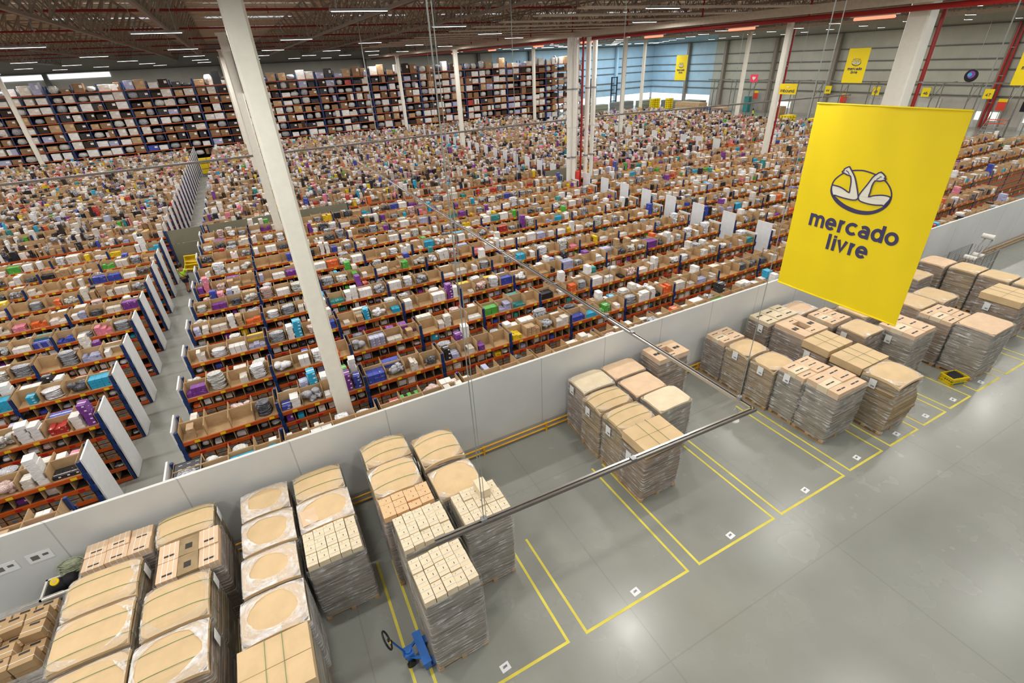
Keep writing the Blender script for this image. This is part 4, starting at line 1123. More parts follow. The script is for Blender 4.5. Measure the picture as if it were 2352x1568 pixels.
# group beyond the hanging corner
stack(13.05, 14.1, 9.55, 10.38, 1.62, 'label', EP, 'short stack topped with loose black-labelled cartons at the partition', dome=0.03, jit=0.02)
stack(13.04, 14.1, 8.55, 9.45, 1.7, 'kraft', EK, 'round-topped kraft stack with a paper label, second in the labelled row', dome=0.14, flat=2.4, lab=('-x', 0.0, 1.45))
stack(13.04, 14.1, 7.55, 8.42, 1.7, 'kraft', EK, 'round-topped kraft stack with a long paper label, third in the labelled row', dome=0.14, flat=2.4, lab=('-x', 0.0, 1.4))
stack(13.15, 14.45, 6.66, 7.48, 1.8, 'label', EG, 'jagged stack with black label strips, fourth in the labelled row', dome=0.05, jit=0.025, lab=('-x', 0.1, 1.55))
stack(13.12, 14.5, 5.6, 6.6, 1.88, 'label', EG, 'jagged stack with black label strips at the aisle end of the labelled row', dome=0.04, jit=0.03, lab=None)
stack(15.25, 16.9, 9.5, 10.38, 1.8, 'mixed', EB, 'wide stack with loose open cartons against the partition', dome=0.04, jit=0.015, lab=('-x', -0.2, 1.5))
stack(15.4, 16.7, 8.2, 9.4, 1.82, 'hollow', EP, 'stack with a small square hole and black label strips', jit=0.015)
stack(15.15, 16.4, 7.2, 8.1, 1.86, 'box', EB, 'boxed kraft stack between the small-hole stack and the split box', lab=('-x', 0.2, 1.4))
stack(15.05, 16.45, 6.08, 7.05, 1.85, 'box', EB, 'stack capped by a split kraft box behind the zigzag stack', lab=('-x', 0.1, 1.4))
stack(14.95, 16.2, 4.95, 5.98, 1.95, 'kraft', EK, 'zigzag-edged kraft stack at the aisle edge with a big paper label', jit=0.035, lay=0.11, dome=0.12, flat=2.4, lab=('-x', 0.15, 1.62), film='stretch film')
stack(16.95, 18.0, 9.45, 10.3, 1.75, 'film', EB, 'film-shined stack just under the banner, against the partition', dome=0.05, inner=0.9, topmat='pink kraft')
stack(17.1, 18.2, 8.3, 9.3, 1.78, 'label', EB, 'glossy wrapped stack with a black band under the banner', dome=0.04)
stack(17.2, 18.3, 7.2, 8.15, 1.8, 'kraft', EB, 'brown wrapped stack with a small label under the banner edge', dome=0.05, lab=('-x', 0.2, 1.5))
stack(18.45, 19.75, 6.3, 7.5, 1.82, 'label', EG, 'jagged wrapped stack with black-labelled cartons under the banner corner', dome=0.03, jit=0.025, lab=('-x', 0.1, 1.4))
stack(18.6, 19.8, 8.0, 9.1, 1.8, 'kraft', EB, 'brown stack mostly behind the banner corner', dome=0.06)
# far group past the banner
stack(20.42, 21.75, 6.15, 7.2, 1.85, 'label', EB, 'round-topped stack with white straps over black label strips', dome=0.08, jit=0.015)
stack(20.45, 21.95, 4.98, 6.06, 1.96, 'plain', EG, 'big film-wrapped stack standing behind the yellow crate', topmat='pink kraft', dome=0.04, jit=0.01)
stack(20.9, 22.1, 7.35, 8.5, 1.8, 'kraft', EB, 'kraft stack with a paper label just past the banner edge', dome=0.06, lab=('-x', 0.1, 1.5))
stack(22.2, 23.35, 7.2, 8.3, 1.8, 'kraft', EB, 'kraft stack with a folded lid between the banner and the open box', dome=0.07)
stack(24.05, 25.5, 5.6, 6.85, 1.9, 'box', EB, 'tall stack with a tilted open kraft lid at the end of the group', lab=('-x', 0.2, 1.4))
stack(24.2, 25.4, 9.0, 10.2, 1.6, 'kraft', EP, 'brown stack with film, half behind the banner edge near the cage cart', dome=0.05)
stack(26.1, 27.25, 9.0, 10.0, 1.8, 'plain', EB, 'pink-topped wrapped stack in front of the wire cage cart', topmat='pink kraft', dome=0.07, lab=('-x', 0.0, 1.2))
stack(26.3, 27.4, 7.9, 8.88, 1.8, 'kraft', EK, 'glossy kraft stack in the back row next to the pink-topped one', dome=0.07, jit=0.014)
stack(26.3, 27.4, 6.8, 7.8, 1.8, 'kraft', EB, 'kraft stack third in the back row with film folds', dome=0.05)
stack(26.4, 27.5, 5.7, 6.7, 1.78, 'kraft', EB, 'last kraft stack of the back row at the aisle', dome=0.05)

# open pile of brown packs in torn film, lower corner
t = thing('open_carton_pile', 'pile of brown strapped cartons in torn film beside the grey tool tub', 'carton pile', (-6.45, 9.0, 0))
part('wood_pallet', pallet_mesh(1.2, 1.6), t)
part('stacked_board', load_mesh(1.15, 1.55, 0.14, 1.25, EB, 0.02, 0.2, 3), t)
rr = random.Random(3)
for lvl, (nx, ny) in enumerate([(3, 5), (3, 4)]):
    for i in range(nx):
        for j in range(ny):
            if lvl == 1 and (i + j) % 3 == 0: continue
            link('carton_bundle', bundle_mesh('brown', 0.36, 0.29, 0.19), t, (-0.38 + i * 0.38, -0.6 + j * 0.3, 1.26 + lvl * 0.2)).rotation_euler = (0, 0, rr.uniform(-.08, .08))
part('torn_film', film_shell(1.25, 1.65, 0.1, 1.5, 9, 'stretch film milky', 0.0), t)
# grey tub with black tools
t = thing('tool_tub', 'grey plastic tub holding black straps and a yellow roll', 'tub', (-5.92, 10.1, 0))
b = MB()
for (a, c, d, e) in ((-.3, .3, -.24, -.21), (-.3, .3, .21, .24), (-.3, -.27, -.24, .24), (.27, .3, -.24, .24)): b.bb(a, c, d, e, 0.75, 1.45, 'grey tub')
b.bb(-.3, .3, -.24, .24, 0.72, 0.76, 'grey tub'); part('tub_body', b, t)
b = MB(); b.bb(-.33, .33, -.27, -.23, 1.42, 1.46, 'white paint'); b.bb(-.33, .33, .23, .27, 1.42, 1.46, 'white paint'); b.bb(-.33, -.29, -.27, .27, 1.42, 1.46, 'white paint'); b.bb(.29, .33, -.27, .27, 1.42, 1.46, 'white paint'); part('tub_rim', b, t)
b = MB()
for (x, y) in ((-.26, -.2), (.26, -.2), (-.26, .2), (.26, .2)): b.bb(x - .02, x + .02, y - .02, y + .02, 0, .75, 'grey tub')
part('stand', b, t)
b = MB(); v, f = tmpl_bag(21, 14, 9); b.add([(p[0] * .3, p[1] * .25, p[2] * .28 + 1.3) for p in v], f, 'black cloth'); v, f = tmpl_bag(22, 14, 9); b.add([(p[0] * .28 + .18, p[1] * .25 + .02, p[2] * .3 + 1.3) for p in v], f, 'black cloth')
o = b.build('strap_heap', None, True); o.location = (-5.95, 10.1, 0); tag(o, 'heap of black straps in the grey tub', 'straps')
b = MB(); b.tube((0, 0, 0), (0, 0, 0.09), 0.075, 'bin yellow', 16); b.tube((0, 0, 0.0), (0, 0, 0.095), 0.03, 'kraft', 12); o = b.build('tape_roll'); o.location = (-5.98, 10.08, 1.56); o.rotation_euler = (0.5, 0.2, 0)
tag(o, 'yellow tape roll lying on the black straps in the tub', 'tape roll')
b = MB(); rr = random.Random(8)
for i in range(34):
    a = rr.uniform(0, 2 * PI); pts = []
    r0 = rr.uniform(.12, .27); tz = rr.uniform(-.3, .3); tx = rr.uniform(-.9, .9)
    for k in range(13):
        th = a + k * 0.5; v = Vector((r0 * math.cos(th), r0 * math.sin(th) * .6, tz * 0.3 + rr.uniform(-.02, .02))); v.rotate(Matrix.Rotation(tx, 3, 'X')); pts.append(v + Vector((0, 0, 1.55)))
    b.path(pts, 0.012, 'rope fibre', 5)
v, f = tmpl_bag(31, 12, 8); b.add([(p[0] * .42, p[1] * .26, p[2] * .36 + 1.36) for p in v], f, 'rope fibre')
b.bb(-.1, .1, -.08, .08, 0, 1.4, 'rope fibre')
o = b.build('rope_bundle'); o.location = (-5.75, 10.42, 0); tag(o, 'tangled bundle of pale green strapping against the partition', 'strapping')

# ------------------------------------------------------------------ pallet jack
def pallet_jack():
    t = thing('pallet_jack', 'blue hand pallet jack with black loop handle under the tall carton stack', 'pallet jack', (0.36, 5.78, 0), 0.04)
    b = MB(); b.bb(0.0, 0.13, -0.36, 0.36, 0.1, 0.3, 'jack blue'); b.bb(-0.02, 0.15, -0.36, 0.36, 0.28, 0.31, 'jack blue'); part('cross_head', b, t)
    for s in (-0.24, 0.24):
        b = MB(); b.bb(0.12, 1.15, s - 0.08, s + 0.08, 0.04, 0.09, 'jack blue'); b.tube((1.05, s, 0.04), (1.05, s + 0.001, 0.05), 0.03, 'black rubber'); part('fork', b, t)
    b = MB(); b.bar((0.02, -0.2, 0.28), (-0.22, -0.05, 0.32), 0.05, 0.04, 'jack blue'); b.bar((0.02, 0.2, 0.28), (-0.22, 0.05, 0.32), 0.05, 0.04, 'jack blue'); part('link_arms', b, t)
    b = MB(); b.tube((-0.2, 0, 0.1), (-0.2, 0, 0.46), 0.07, 'jack blue', 14); b.tube((-0.27, 0.06, 0.2), (-0.27, 0.06, 0.42), 0.04, 'jack blue', 10); b.box((-0.2, 0, 0.4), (0.2, 0.2, 0.06), 'jack blue'); part('pump', b, t)
    for s in (-0.09, 0.09):
        b = MB(); b.tube((-0.2, s - 0.03, 0.09), (-0.2, s + 0.03, 0.09), 0.09, 'black rubber', 16); part('steer_wheel', b, t)
    b = MB(); b.tube((-0.26, 0, 0.42), (-0.44, 0.0, 1.0), 0.02, 'jack blue', 10); part('tiller', b, t)
    b = MB(); pts = []
    for i in range(17):
        a = 2 * PI * i / 16; pts.append((-0.46 - 0.05 * math.cos(a) * 1.0 - 0.05, 0.19 * math.sin(a), 1.12 + 0.15 * math.cos(a)))
    b.path(pts, 0.018, 'black rubber', 8); b.bar((-0.44, 0, 1.0), (-0.5, 0, 1.12), 0.05, 0.03, 'black rubber'); h = part('loop_handle', b, t)
    b = MB(); b.box((-0.47, -0.02, 1.06), (0.02, 0.07, 0.04), 'bin yellow'); part('release_lever', b, h)
pallet_jack()
# ------------------------------------------------------------------ yellow crate with dark sheets
t = thing('yellow_crate', 'yellow vented crate with dark sheets beside the big wrapped stack', 'crate', (19.95, 5.3, 0), -0.3)
b = MB(); L, D_, Hh = .62, .44, .3
for s in (-1, 1):
    for z in (0.02, 0.12, 0.22, 0.29): b.bb(-L / 2, L / 2, s * D_ / 2 - .012, s * D_ / 2 + .012, z - 0.02, z + 0.02, 'bin yellow'); b.bb(s * L / 2 - .012, s * L / 2 + .012, -D_ / 2, D_ / 2, z - .02, z + .02, 'bin yellow')
    for k in range(9): x = -L / 2 + L * k / 8; b.bb(x - .01, x + .01, s * D_ / 2 - .01, s * D_ / 2 + .01, 0, Hh, 'bin yellow')
    for k in range(7): y = -D_ / 2 + D_ * k / 6; b.bb(s * L / 2 - .01, s * L / 2 + .01, y - .01, y + .01, 0, Hh, 'bin yellow')
b.bb(-L / 2, L / 2, -D_ / 2, D_ / 2, 0, 0.015, 'bin yellow'); part('crate_body', b, t)
b = MB(); b.bb(-L / 2 - .03, L / 2 + .03, -D_ / 2 - .03, -D_ / 2, Hh - .03, Hh, 'bin yellow'); b.bb(-L / 2 - .03, L / 2 + .03, D_ / 2, D_ / 2 + .03, Hh - .03, Hh, 'bin yellow'); b.bb(-L / 2 - .03, -L / 2, -D_ / 2, D_ / 2, Hh - .03, Hh, 'bin yellow'); b.bb(L / 2, L / 2 + .03, -D_ / 2, D_ / 2, Hh - .03, Hh, 'bin yellow'); part('crate_rim', b, t)
b = MB(); b.bb(-.25, .2, -D_ / 2 - .035, -D_ / 2 - .03, .06, .12, 'tag blue'); part('crate_label', b, t)
b = MB()
for k in range(5): b.box((-.12 + k * .05, 0, .17 + k * .01), (.02, .36, .26), 'black crate', ry=0.4)
o = b.build('dark_sheets'); o.location = (19.95, 5.3, 0.02); o.rotation_euler = (0, 0, -0.3); tag(o, 'dark grey sheets leaning in the yellow crate', 'sheets')

# ------------------------------------------------------------------ hanging rails and cables
RZ = 5.5
def rail(name, a, c, label, s=0.027):
    t = thing(name, label, 'hanging rail', tuple(a))
    a = Vector(a); c = Vector(c); d = c - a; n = Vector((-d.y, d.x, 0)).normalized()
    for k, off in enumerate((-s, s)):
        b = MB(); b.bar(n * off, d + n * off, 0.03 if s < .1 else .1, 0.05 if s < .1 else .12, 'aluminium' if k else 'dark aluminium'); part('rail_bar', b, t)
    b = MB(); b.bar(Vector((0, 0, -0.02)), d + Vector((0, 0, -0.02)), s * 1.6, 0.015, 'dark aluminium'); part('rail_slot', b, t)
    b = MB(); L = d.length; q = 3.0
    while q < L: p = d.normalized() * q; b.box((p.x, p.y, 0.035), (0.08, 0.08, 0.015), 'galvanised'); q += 3.0
    part('joint_plates', b, t); return t
CORNER = (6.17, 3.72, RZ)
rail('hanging_rail', (0.76, 3.96, RZ), (6.2, 3.74, RZ), 'thick grey double rail crossing over the taped bays')
rail('hanging_rail', CORNER, (5.95, 40.9, RZ), 'long thin double rail running from the hanging corner over the shelving', 0.03)
rail('hanging_rail', (-16, 40.1, RZ), (30, 40.7, RZ), 'long grey rail hanging across the middle of the hall', 0.12)
rail('hanging_rail', (30, 40.7, RZ), (60, 35.0, RZ), 'far length of grey rail slanting toward the dock doors', 0.12)
t = thing('rail_sensor', 'white domed sensor hanging below the thick grey rail near its corner', 'sensor', (5.74, 3.74, RZ + 0.02))
b = MB(); v = []; f = []
for j in range(6):
    for i in range(14):
        a = 2 * PI * i / 14; q = (PI / 2) * j / 5; v.append((0.06 * math.cos(a) * math.cos(q), 0.06 * math.sin(a) * math.cos(q), -0.06 - 0.05 * math.sin(q)))
for j in range(5):
    for i in range(14): f.append((j * 14 + i, j * 14 + (i + 1) % 14, (j + 1) * 14 + (i + 1) % 14, (j + 1) * 14 + i))
b.add(v, f, 'white paint'); b.tube((0, 0, -0.07), (0, 0, -0.05), 0.07, 'white paint', 14); part('dome', b, t)
b = MB(); b.path([(0.05, 0, -0.04), (0.14, 0.05, -0.02), (0.12, 0.1, 0.08), (0.0, 0.05, 0.1)], 0.006, 'cable'); part('sensor_cable', b, t)
def cable(x, y, z, label, r=0.008, clamp=True, top=12.55):
    t = thing('suspension_cable', label, 'cable', (x, y, z), 0, 'thin cables holding the hanging rails')
    b = MB(); b.tube((0, 0, 0.05 if clamp else -0.02), (0, 0, top - z), r, 'cable', 6); part('wire', b, t)
    if clamp:
        b = MB(); b.box((0, 0, 0.05), (0.07, 0.07, 0.06), 'galvanised'); part('clamp', b, t)
        b = MB(); b.tube((0, 0, 3.2), (0, 0, 3.3), r * 1.8, 'dark aluminium', 6); part('turnbuckle', b, t)
cable(1.41, 3.93, RZ, 'paired steel cable rising from the thick grey rail above the loose cartons', 0.006)
cable(1.445, 3.93, RZ, 'twin strand of the cable above the loose cartons', 0.004, False)
cable(6.17, 4.03, RZ, 'steel cable rising from the hanging corner past the banner edge', 0.006)
cable(6.15, 11.62, RZ, 'thin cable on the long rail above the first shelving rows', 0.007)
cable(6.16, 7.59, RZ, 'thin cable on the long rail above the partition', 0.006)
cable(9.27, 40.45, RZ, 'thin cable on the hall rail, nearest the two tall columns', 0.015)
cable(14.16, 40.5, RZ, 'thin cable on the hall rail, middle of three', 0.015)
cable(5.98, 26, RZ, 'thin cable on the long rail halfway along', 0.014)
cable(33, 40.1, RZ, 'thin cable on the slanting rail', 0.015)
cable(45, 37.8, RZ, 'thin cable on the slanting rail before the dock doors', 0.015)

# ------------------------------------------------------------------ writing: strokes in a flat plane
def arc(cx, cy, rx, ry, a0, a1, n=14):
    return [(cx + rx * math.cos(math.radians(a0 + (a1 - a0) * i / n)), cy + ry * math.sin(math.radians(a0 + (a1 - a0) * i / n))) for i in range(n + 1)]
GL = {
 'm': (1.50, [[(0, 0), (0, 1)], [(0, .55)] + arc(.36, .64, .36, .36, 180, 0) + [(.72, 0)], [(.72, .55)] + arc(1.08, .64, .36, .36, 180, 0) + [(1.44, 0)]]),
 'e': (1.0, [[(.02, .5), (.92, .5)] + arc(.47, .5, .46, .5, 0, 318, 30)]),
 'r': (.62, [[(0, 0), (0, 1)], [(0, .5)] + arc(.42, .5, .42, .48, 180, 75)]),
 'c': (.95, [arc(.48, .5, .47, .5, 45, 315, 26)]),
 'a': (.92, [[(.08, .88)] + arc(.42, .62, .38, .37, 120, 0) + [(.8, 0)], arc(.4, .27, .38, .27, 60, 420, 24)]),
 'd': (.98, [arc(.44, .5, .44, .5, 0, 360, 28), [(.9, 0), (.9, 1.38)]]),
 'o': (1.0, [arc(.48, .5, .48, .5, 0, 360, 28)]),
 'l': (.22, [[(0, 0), (0, 1.38)]]),
 'i': (.22, [[(0, 0), (0, 1)], [(0, 1.24), (0, 1.5)]]),
 'v': (.9, [[(0, 1), (.4, .02), (.8, 1)]]),
 'I': (.25, [[(0, 0), (0, 1.38)]]),
 'n': (.84, [[(0, 0), (0, 1)], [(0, .55)] + arc(.38, .6, .38, .4, 180, 0) + [(.76, 0)]]),
 'b': (.98, [[(0, 0), (0, 1.38)], arc(.44, .5, .44, .5, 0, 360, 28)]),
 'u': (.84, [[(0, 1), (0, .42)] + arc(.38, .4, .38, .4, 180, 360) + [(.76, 1)], [(.76, 0), (.76, 1)]]),
 '0': (.95, [arc(.45, .7, .42, .68, 0, 360, 24)]), '6': (.95, [[(.7, 1.35)] + arc(.5, .45, .5, .9, 110, 180, 6) + arc(.44, .42, .43, .42, 180, 540, 20)]),
 '4': (.95, [[(.65, 0), (.65, 1.38), (0, .4), (.9, .4)]]), '7': (.9, [[(0, 1.35), (.8, 1.35), (.3, 0)]]), '8': (.95, [arc(.43, 1.02, .34, .34, 0, 360, 20), arc(.43, .36, .42, .36, 0, 360, 20)]),
 '2': (.9, [arc(.42, .98, .4, .38, 160, -30, 12) + [(.05, .04), (.85, .04)]]),
 '5': (.9, [[(.8, 1.35), (.1, 1.35), (.08, .78)] + arc(.4, .42, .42, .42, 110, -150, 18)]), '9': (.9, [arc(.42, .95, .4, .42, 0, 360, 20), [(.82, .95), (.6, 0)]]),
}
def ribbon(pts, w):
    """quads along a poly-line with mitred joints"""
    q_ = [tuple(pts[0])]
    for p in pts[1:]:
        if (Vector(p) - Vector(q_[-1])).length > 1e-4: q_.append(tuple(p))
    pts = q_
    L = []; R_ = []; n = len(pts)
    for i in range(n):
        p = Vector(pts[i])
        d1 = (p - Vector(pts[i - 1])).normalized() if i > 0 else None
        d2 = (Vector(pts[i + 1]) - p).normalized() if i < n - 1 else None
        if (Vector(pts[0]) - Vector(pts[-1])).length < 1e-4 and n > 3:
            if i == 0: d1 = (p - Vector(pts[-2])).normalized()
            if i == n - 1: d2 = (Vector(pts[1]) - p).normalized()
        d = (d1 + d2).normalized() if d1 is not None and d2 is not None and (d1 + d2).length > 0.2 else (d2 if d2 is not None else d1)
        q = 1.0
        if d1 is not None and d2 is not None: q = min(1.6, 1 / max(0.4, d.dot(d1)))
        nn = Vector((-d.y, d.x)) * (w / 2 * q); L.append(p + nn); R_.append(p - nn)
    vs = [(v.x, v.y) for v in L] + [(v.x, v.y) for v in R_]
    return vs, [(i, i + 1, n + i + 1, n + i) for i in range(n - 1)]
def text_ribbons(s, xh, track, w):
    out = []; x = 0
    for ch in s:
        adv, st = GL[ch]
        for p in st: out.append([(x + a * xh, b_ * xh) for a, b_ in p])
        x += (adv + track) * xh
    return out, x - track * xh
def fill_poly(pts):
    from mathutils.geometry import tessellate_polygon
    return [tuple(t) for t in tessellate_polygon([[Vector((p[0], p[1], 0)) for p in pts]])]
LARM = [(0.713, -1.495), (0.776, -1.484), (0.888, -1.497), (0.991, -1.535), (1.08, -1.57), (1.074, -1.49), (1.064, -1.375), (1.026, -1.263), (0.962, -1.247), (0.879, -1.219), (0.849, -1.209), (0.852, -1.189), (0.875, -1.181), (0.872, -1.148), (0.951, -1.091), (0.98, -1.115), (1.048, -1.19), (1.099, -1.254), (1.156, -1.359), (1.263, -1.601), (1.265, -1.652), (1.238, -1.683), (1.161, -1.698), (0.993, -1.691), (0.816, -1.67), (0.785, -1.682), (0.731, -1.597)]
RARM = [(1.828, -1.517), (1.72, -1.505), (1.63, -1.518), (1.53, -1.547), (1.459, -1.578), (1.463, -1.491), (1.462, -1.377), (1.49, -1.274), (1.563, -1.269), (1.646, -1.237), (1.664, -1.211), (1.635, -1.202), (1.645, -1.173), (1.55, -1.105), (1.475, -1.166), (1.428, -1.229), (1.374, -1.364), (1.305, -1.506), (1.272, -1.607), (1.29, -1.662), (1.335, -1.693), (1.484, -1.71), (1.623, -1.706), (1.733, -1.687), (1.762, -1.695), (1.799, -1.623), (1.824, -1.576)]
ELL = [(0.721, -1.63), (0.706, -1.496), (0.739, -1.371), (0.856, -1.242), (0.996, -1.167), (1.131, -1.135), (1.271, -1.128), (1.475, -1.166), (1.647, -1.241), (1.758, -1.338), (1.822, -1.437), (1.845, -1.544), (1.825, -1.661), (1.753, -1.769), (1.643, -1.856), (1.492, -1.914), (1.293, -1.93), (1.102, -1.897), (0.945, -1.838), (0.816, -1.749), (0.721, -1.63)]
ELLIN = [(1.845, -1.544), (1.787, -1.668), (1.706, -1.75), (1.603, -1.817), (1.472, -1.853), (1.301, -1.861), (1.11, -1.826), (0.971, -1.771), (0.831, -1.693), (0.721, -1.63)]
FING = [[(0.915, -1.168), (0.96, -1.192), (0.994, -1.23)], [(1.55, -1.188), (1.584, -1.19)], [(1.508, -1.246), (1.554, -1.201)]]
def smooth_pts(P, closed=True, n=4):
    out = []; L = len(P)
    for i in range(L if closed else L - 1):
        p0, p1, p2, p3 = [Vector(P[(i + k) % L]) if closed else Vector(P[max(0, min(L - 1, i + k))]) for k in (-1, 0, 1, 2)]
        for j in range(n):
            t = j / n; out.append(tuple(0.5 * ((2 * p1) + (p2 - p0) * t + (2 * p0 - 5 * p1 + 4 * p2 - p3) * t * t + (3 * p1 - p0 - 3 * p2 + p3) * t ** 3)))
    if not closed: out.append(P[-1])
    return out
def banner(name, label, x, ytop, ztop, w, h, shear=0.0, detail=True, group=None, ink=True):
    """hangs in the plane of constant X and faces -X; u runs from +Y to -Y"""
    t = thing(name, label, 'banner', (x, ytop, ztop), 0, group)
    k = w / 2.63
    def wave(u, z): return 0.012 * k * (math.sin(u / k * 4.0 + 1) * 0.5 + math.sin(u / k * 9 + z / k * 1.5) * 0.35 + math.sin(z / k * 2.2) * 0.5) if detail else 0.0
    def P(u, z, off=0.0): return (wave(u, z) - off, -(u + shear * (-z / h) + shear * -0.45), z)
    b = MB(); nu, nz = (26, 34) if detail else (2, 3); vs = []; fs = []
    for side in (0, 1):
        for j in range(nz + 1):
            for i in range(nu + 1): vs.append(P(w * i / nu, -h * j / nz, -0.008 * side))
    K = (nu + 1) * (nz + 1)
    for j in range(nz):
        for i in range(nu):
            a = j * (nu + 1) + i; fs.append((a, a + nu + 1, a + nu + 2, a + 1)); fs.append((K + a, K + a + 1, K + a + nu + 2, K + a + nu + 1))
    b.add(vs, fs, 'banner yellow'); part('cloth', b, t, 'plain yellow cloth')
    b = MB(); b.tube(P(0, 0), P(w, 0), 0.016 * k, 'banner yellow', 8); part('top_hem', b, t)
    b = MB(); b.tube(P(0, -h), P(w, -h), 0.018 * k, 'banner yellow', 8); part('bottom_hem', b, t)
    o1 = 0.004 if detail else 0.02
    def put(polys, off, m, b):
        for vs_, fs_ in polys: b.add([P(p[0], p[1], off) for p in vs_], fs_, m)
    S_ = lambda L: [(p[0] * k, p[1] * k) for p in L]
    b = MB()
    E_ = smooth_pts(ELL[:-1]); E_.append(E_[0]); put([ribbon(S_(E_), 0.026 * k)], o1 * 1.0, 'banner ink', b)
    lo = smooth_pts(ELL[11:21], False); li = smooth_pts(ELLIN, False); n = min(len(lo), len(li)); lo = lo[:n]; li = li[:n]
    put([(S_(lo) + S_(li), [(i, i + 1, n + i + 1, n + i) for i in range(n - 1)])], o1 * 1.2, 'banner ink', b)
    part('emblem_ring', b, t, 'dark oval ring')
    b = MB()
    for A in (LARM, RARM):
        A2 = smooth_pts(A, True, 2); put([(S_(A2), fill_poly(A2))], o1 * 2, 'banner white', b)
    part('emblem_arms', b, t, 'two cream arms with raised fists')
    b = MB()
    for A in (LARM, RARM):
        A2 = smooth_pts(A, True, 2); A2.append(A2[0]); put([ribbon(S_(A2), 0.025 * k)], o1 * 2.6, 'banner ink', b)
    for A in FING: put([ribbon(S_(A), 0.016 * k)], o1 * 2.8, 'banner ink', b)
    part('emblem_outline', b, t)
    for word, bz, spans in (('mercado', -2.388, [(.405, .74), (.765, 1.0), (1.04, 1.185), (1.19, 1.425), (1.45, 1.665), (1.69, 1.925), (1.945, 2.195)]),
                            ('livre', -2.785, [(.905, .97), (1.02, 1.085), (1.10, 1.325), (1.36, 1.495), (1.50, 1.735)])):
        b = MB(); wd = 0.066; sy = 0.26 - wd
        for ch, (xa, xb) in zip(word, spans):
            st = GL[ch][1]; xs = [p[0] for q in st for p in q]; x_0, x_1 = min(xs), max(xs)
            kx = (xb - xa - wd) / (x_1 - x_0) if x_1 - x_0 > .1 else 0
            for q in st:
                pts = [(xa + wd / 2 + (p[0] - x_0) * kx, bz + wd / 2 + p[1] * sy + ((-wd / 2 if p[1] == 0 else (wd / 2 if p[1] in (1, 1.38) else 0)) if i_ in (0, len(q) - 1) else 0)) for i_, p in enumerate(q)]
                vs_, fs_ = ribbon(pts, wd); put([(S_(vs_), fs_)], o1 * 1.5, 'banner ink', b)
        part('lettering', b, t, 'word %s in dark blue letters' % word)
    return t
bt = banner('hanging_banner', 'huge yellow banner hanging over the pallet stacks', 10.5, 6.67, 9.54, 2.63, 3.87, shear=0.12)
for s, lab in ((0.02, 'cable holding the huge banner at its edge by the shelving'), (2.6, 'cable holding the huge banner at its edge by the aisle')):
    cable(10.5, 6.67 - s, 9.54, lab, 0.008, False)
bw = 2.75
for nm, ytop, lab in (('hanging_banner', 78.0, 'small yellow banner by the blue cladding corner'), ('hanging_banner', 46.0, 'small yellow banner between the dock doors and the roof'), ('hanging_banner', 27.4, 'yellow banner near the round black sign')):
    banner(nm, lab, 76.0, ytop, 9.65, 2.8, 4.05, 0.0, False, 'small yellow banners along the dock wall')
    for s in (0.1, 2.7): cable(76.0, ytop - s, 9.65, 'cable holding the ' + lab, 0.012, False)

# ------------------------------------------------------------------ signs along the dock wall
def flat_text(b, s, xh, track, wd, x, yc, zb, m):
    rr_, W_ = text_ribbons(s, xh, track, wd)
    for p in rr_:
        vs_, fs_ = ribbon(p, wd); b.add([(x, yc + W_ / 2 - v[0], zb + v[1]) for v in vs_], fs_, m)
t = thing('hanging_sign', 'yellow sign reading Inbound hanging in front of a white column', 'sign', (38, 27.66, 7.97))
b = MB(); b.bb(0, 0.04, -1.42, 0, -0.72, 0, 'banner yellow'); part('board', b, t)
b = MB(); flat_text(b, 'Inbound', 0.15, 0.3, 0.036, -0.02, -0.71, -0.57, 'banner ink'); part('lettering', b, t, 'word Inbound in dark letters')
b = MB(); b.add([(-0.02, -0.71 + 0.12 * math.cos(a), -0.18 - 0.08 * abs(math.sin(a))) for a in [PI * i / 10 for i in range(11)]], [tuple(range(11))], 'banner white'); part('emblem', b, t)
for s, nm in ((-0.1, 'one'), (-1.3, 'other')): cable(38.02, 27.66 + s, 7.97, '%s cable holding the Inbound sign' % nm, 0.012, False)
t = thing('heart_sign', 'pink speech-bubble sign with a white heart hanging high', 'sign', (70, 56.2, 6.9))
b = MB(); b.bb(0, 0.05, -1.3, 0, -1.0, 0, 'heart pink'); b.add([(0, -0.5, -1.0), (0, -0.8, -1.0), (0, -0.65, -1.25)], [(0, 1, 2)], 'heart pink'); part('bubble', b, t)
pts = []
for i in range(24):
    a = 2 * PI * i / 24; pts.append((16 * math.sin(a) ** 3 / 55, (13 * math.cos(a) - 5 * math.cos(2 * a) - 2 * math.cos(3 * a) - math.cos(4 * a)) / 55))
b = MB(); b.add([(-0.02, -0.65 - p[0], -0.5 + p[1]) for p in pts], fill_poly(pts), 'banner white'); part('heart', b, t, 'white heart'); cable(70.02, 55.55, 6.9, 'cable holding the pink heart sign', 0.012, False)
t = thing('round_sign', 'round black sign with purple and cyan centre hanging near the dock wall', 'sign', (72, 29.6, 6.7))
b = MB(); b.tube((0, 0, 0), (0.08, 0, 0), 0.62, 'screen black', 24); part('disc', b, t)
b = MB(); b.tube((-0.03, 0, 0.1), (-0.01, 0, 0.1), 0.36, 'p_purple', 20); b.tube((-0.05, 0.12, 0.1), (-0.03, 0.12, 0.1), 0.2, 'p_cyan', 16); part('printed_centre', b, t); cable(72.04, 29.6, 7.25, 'cable holding the round black sign', 0.012, False)
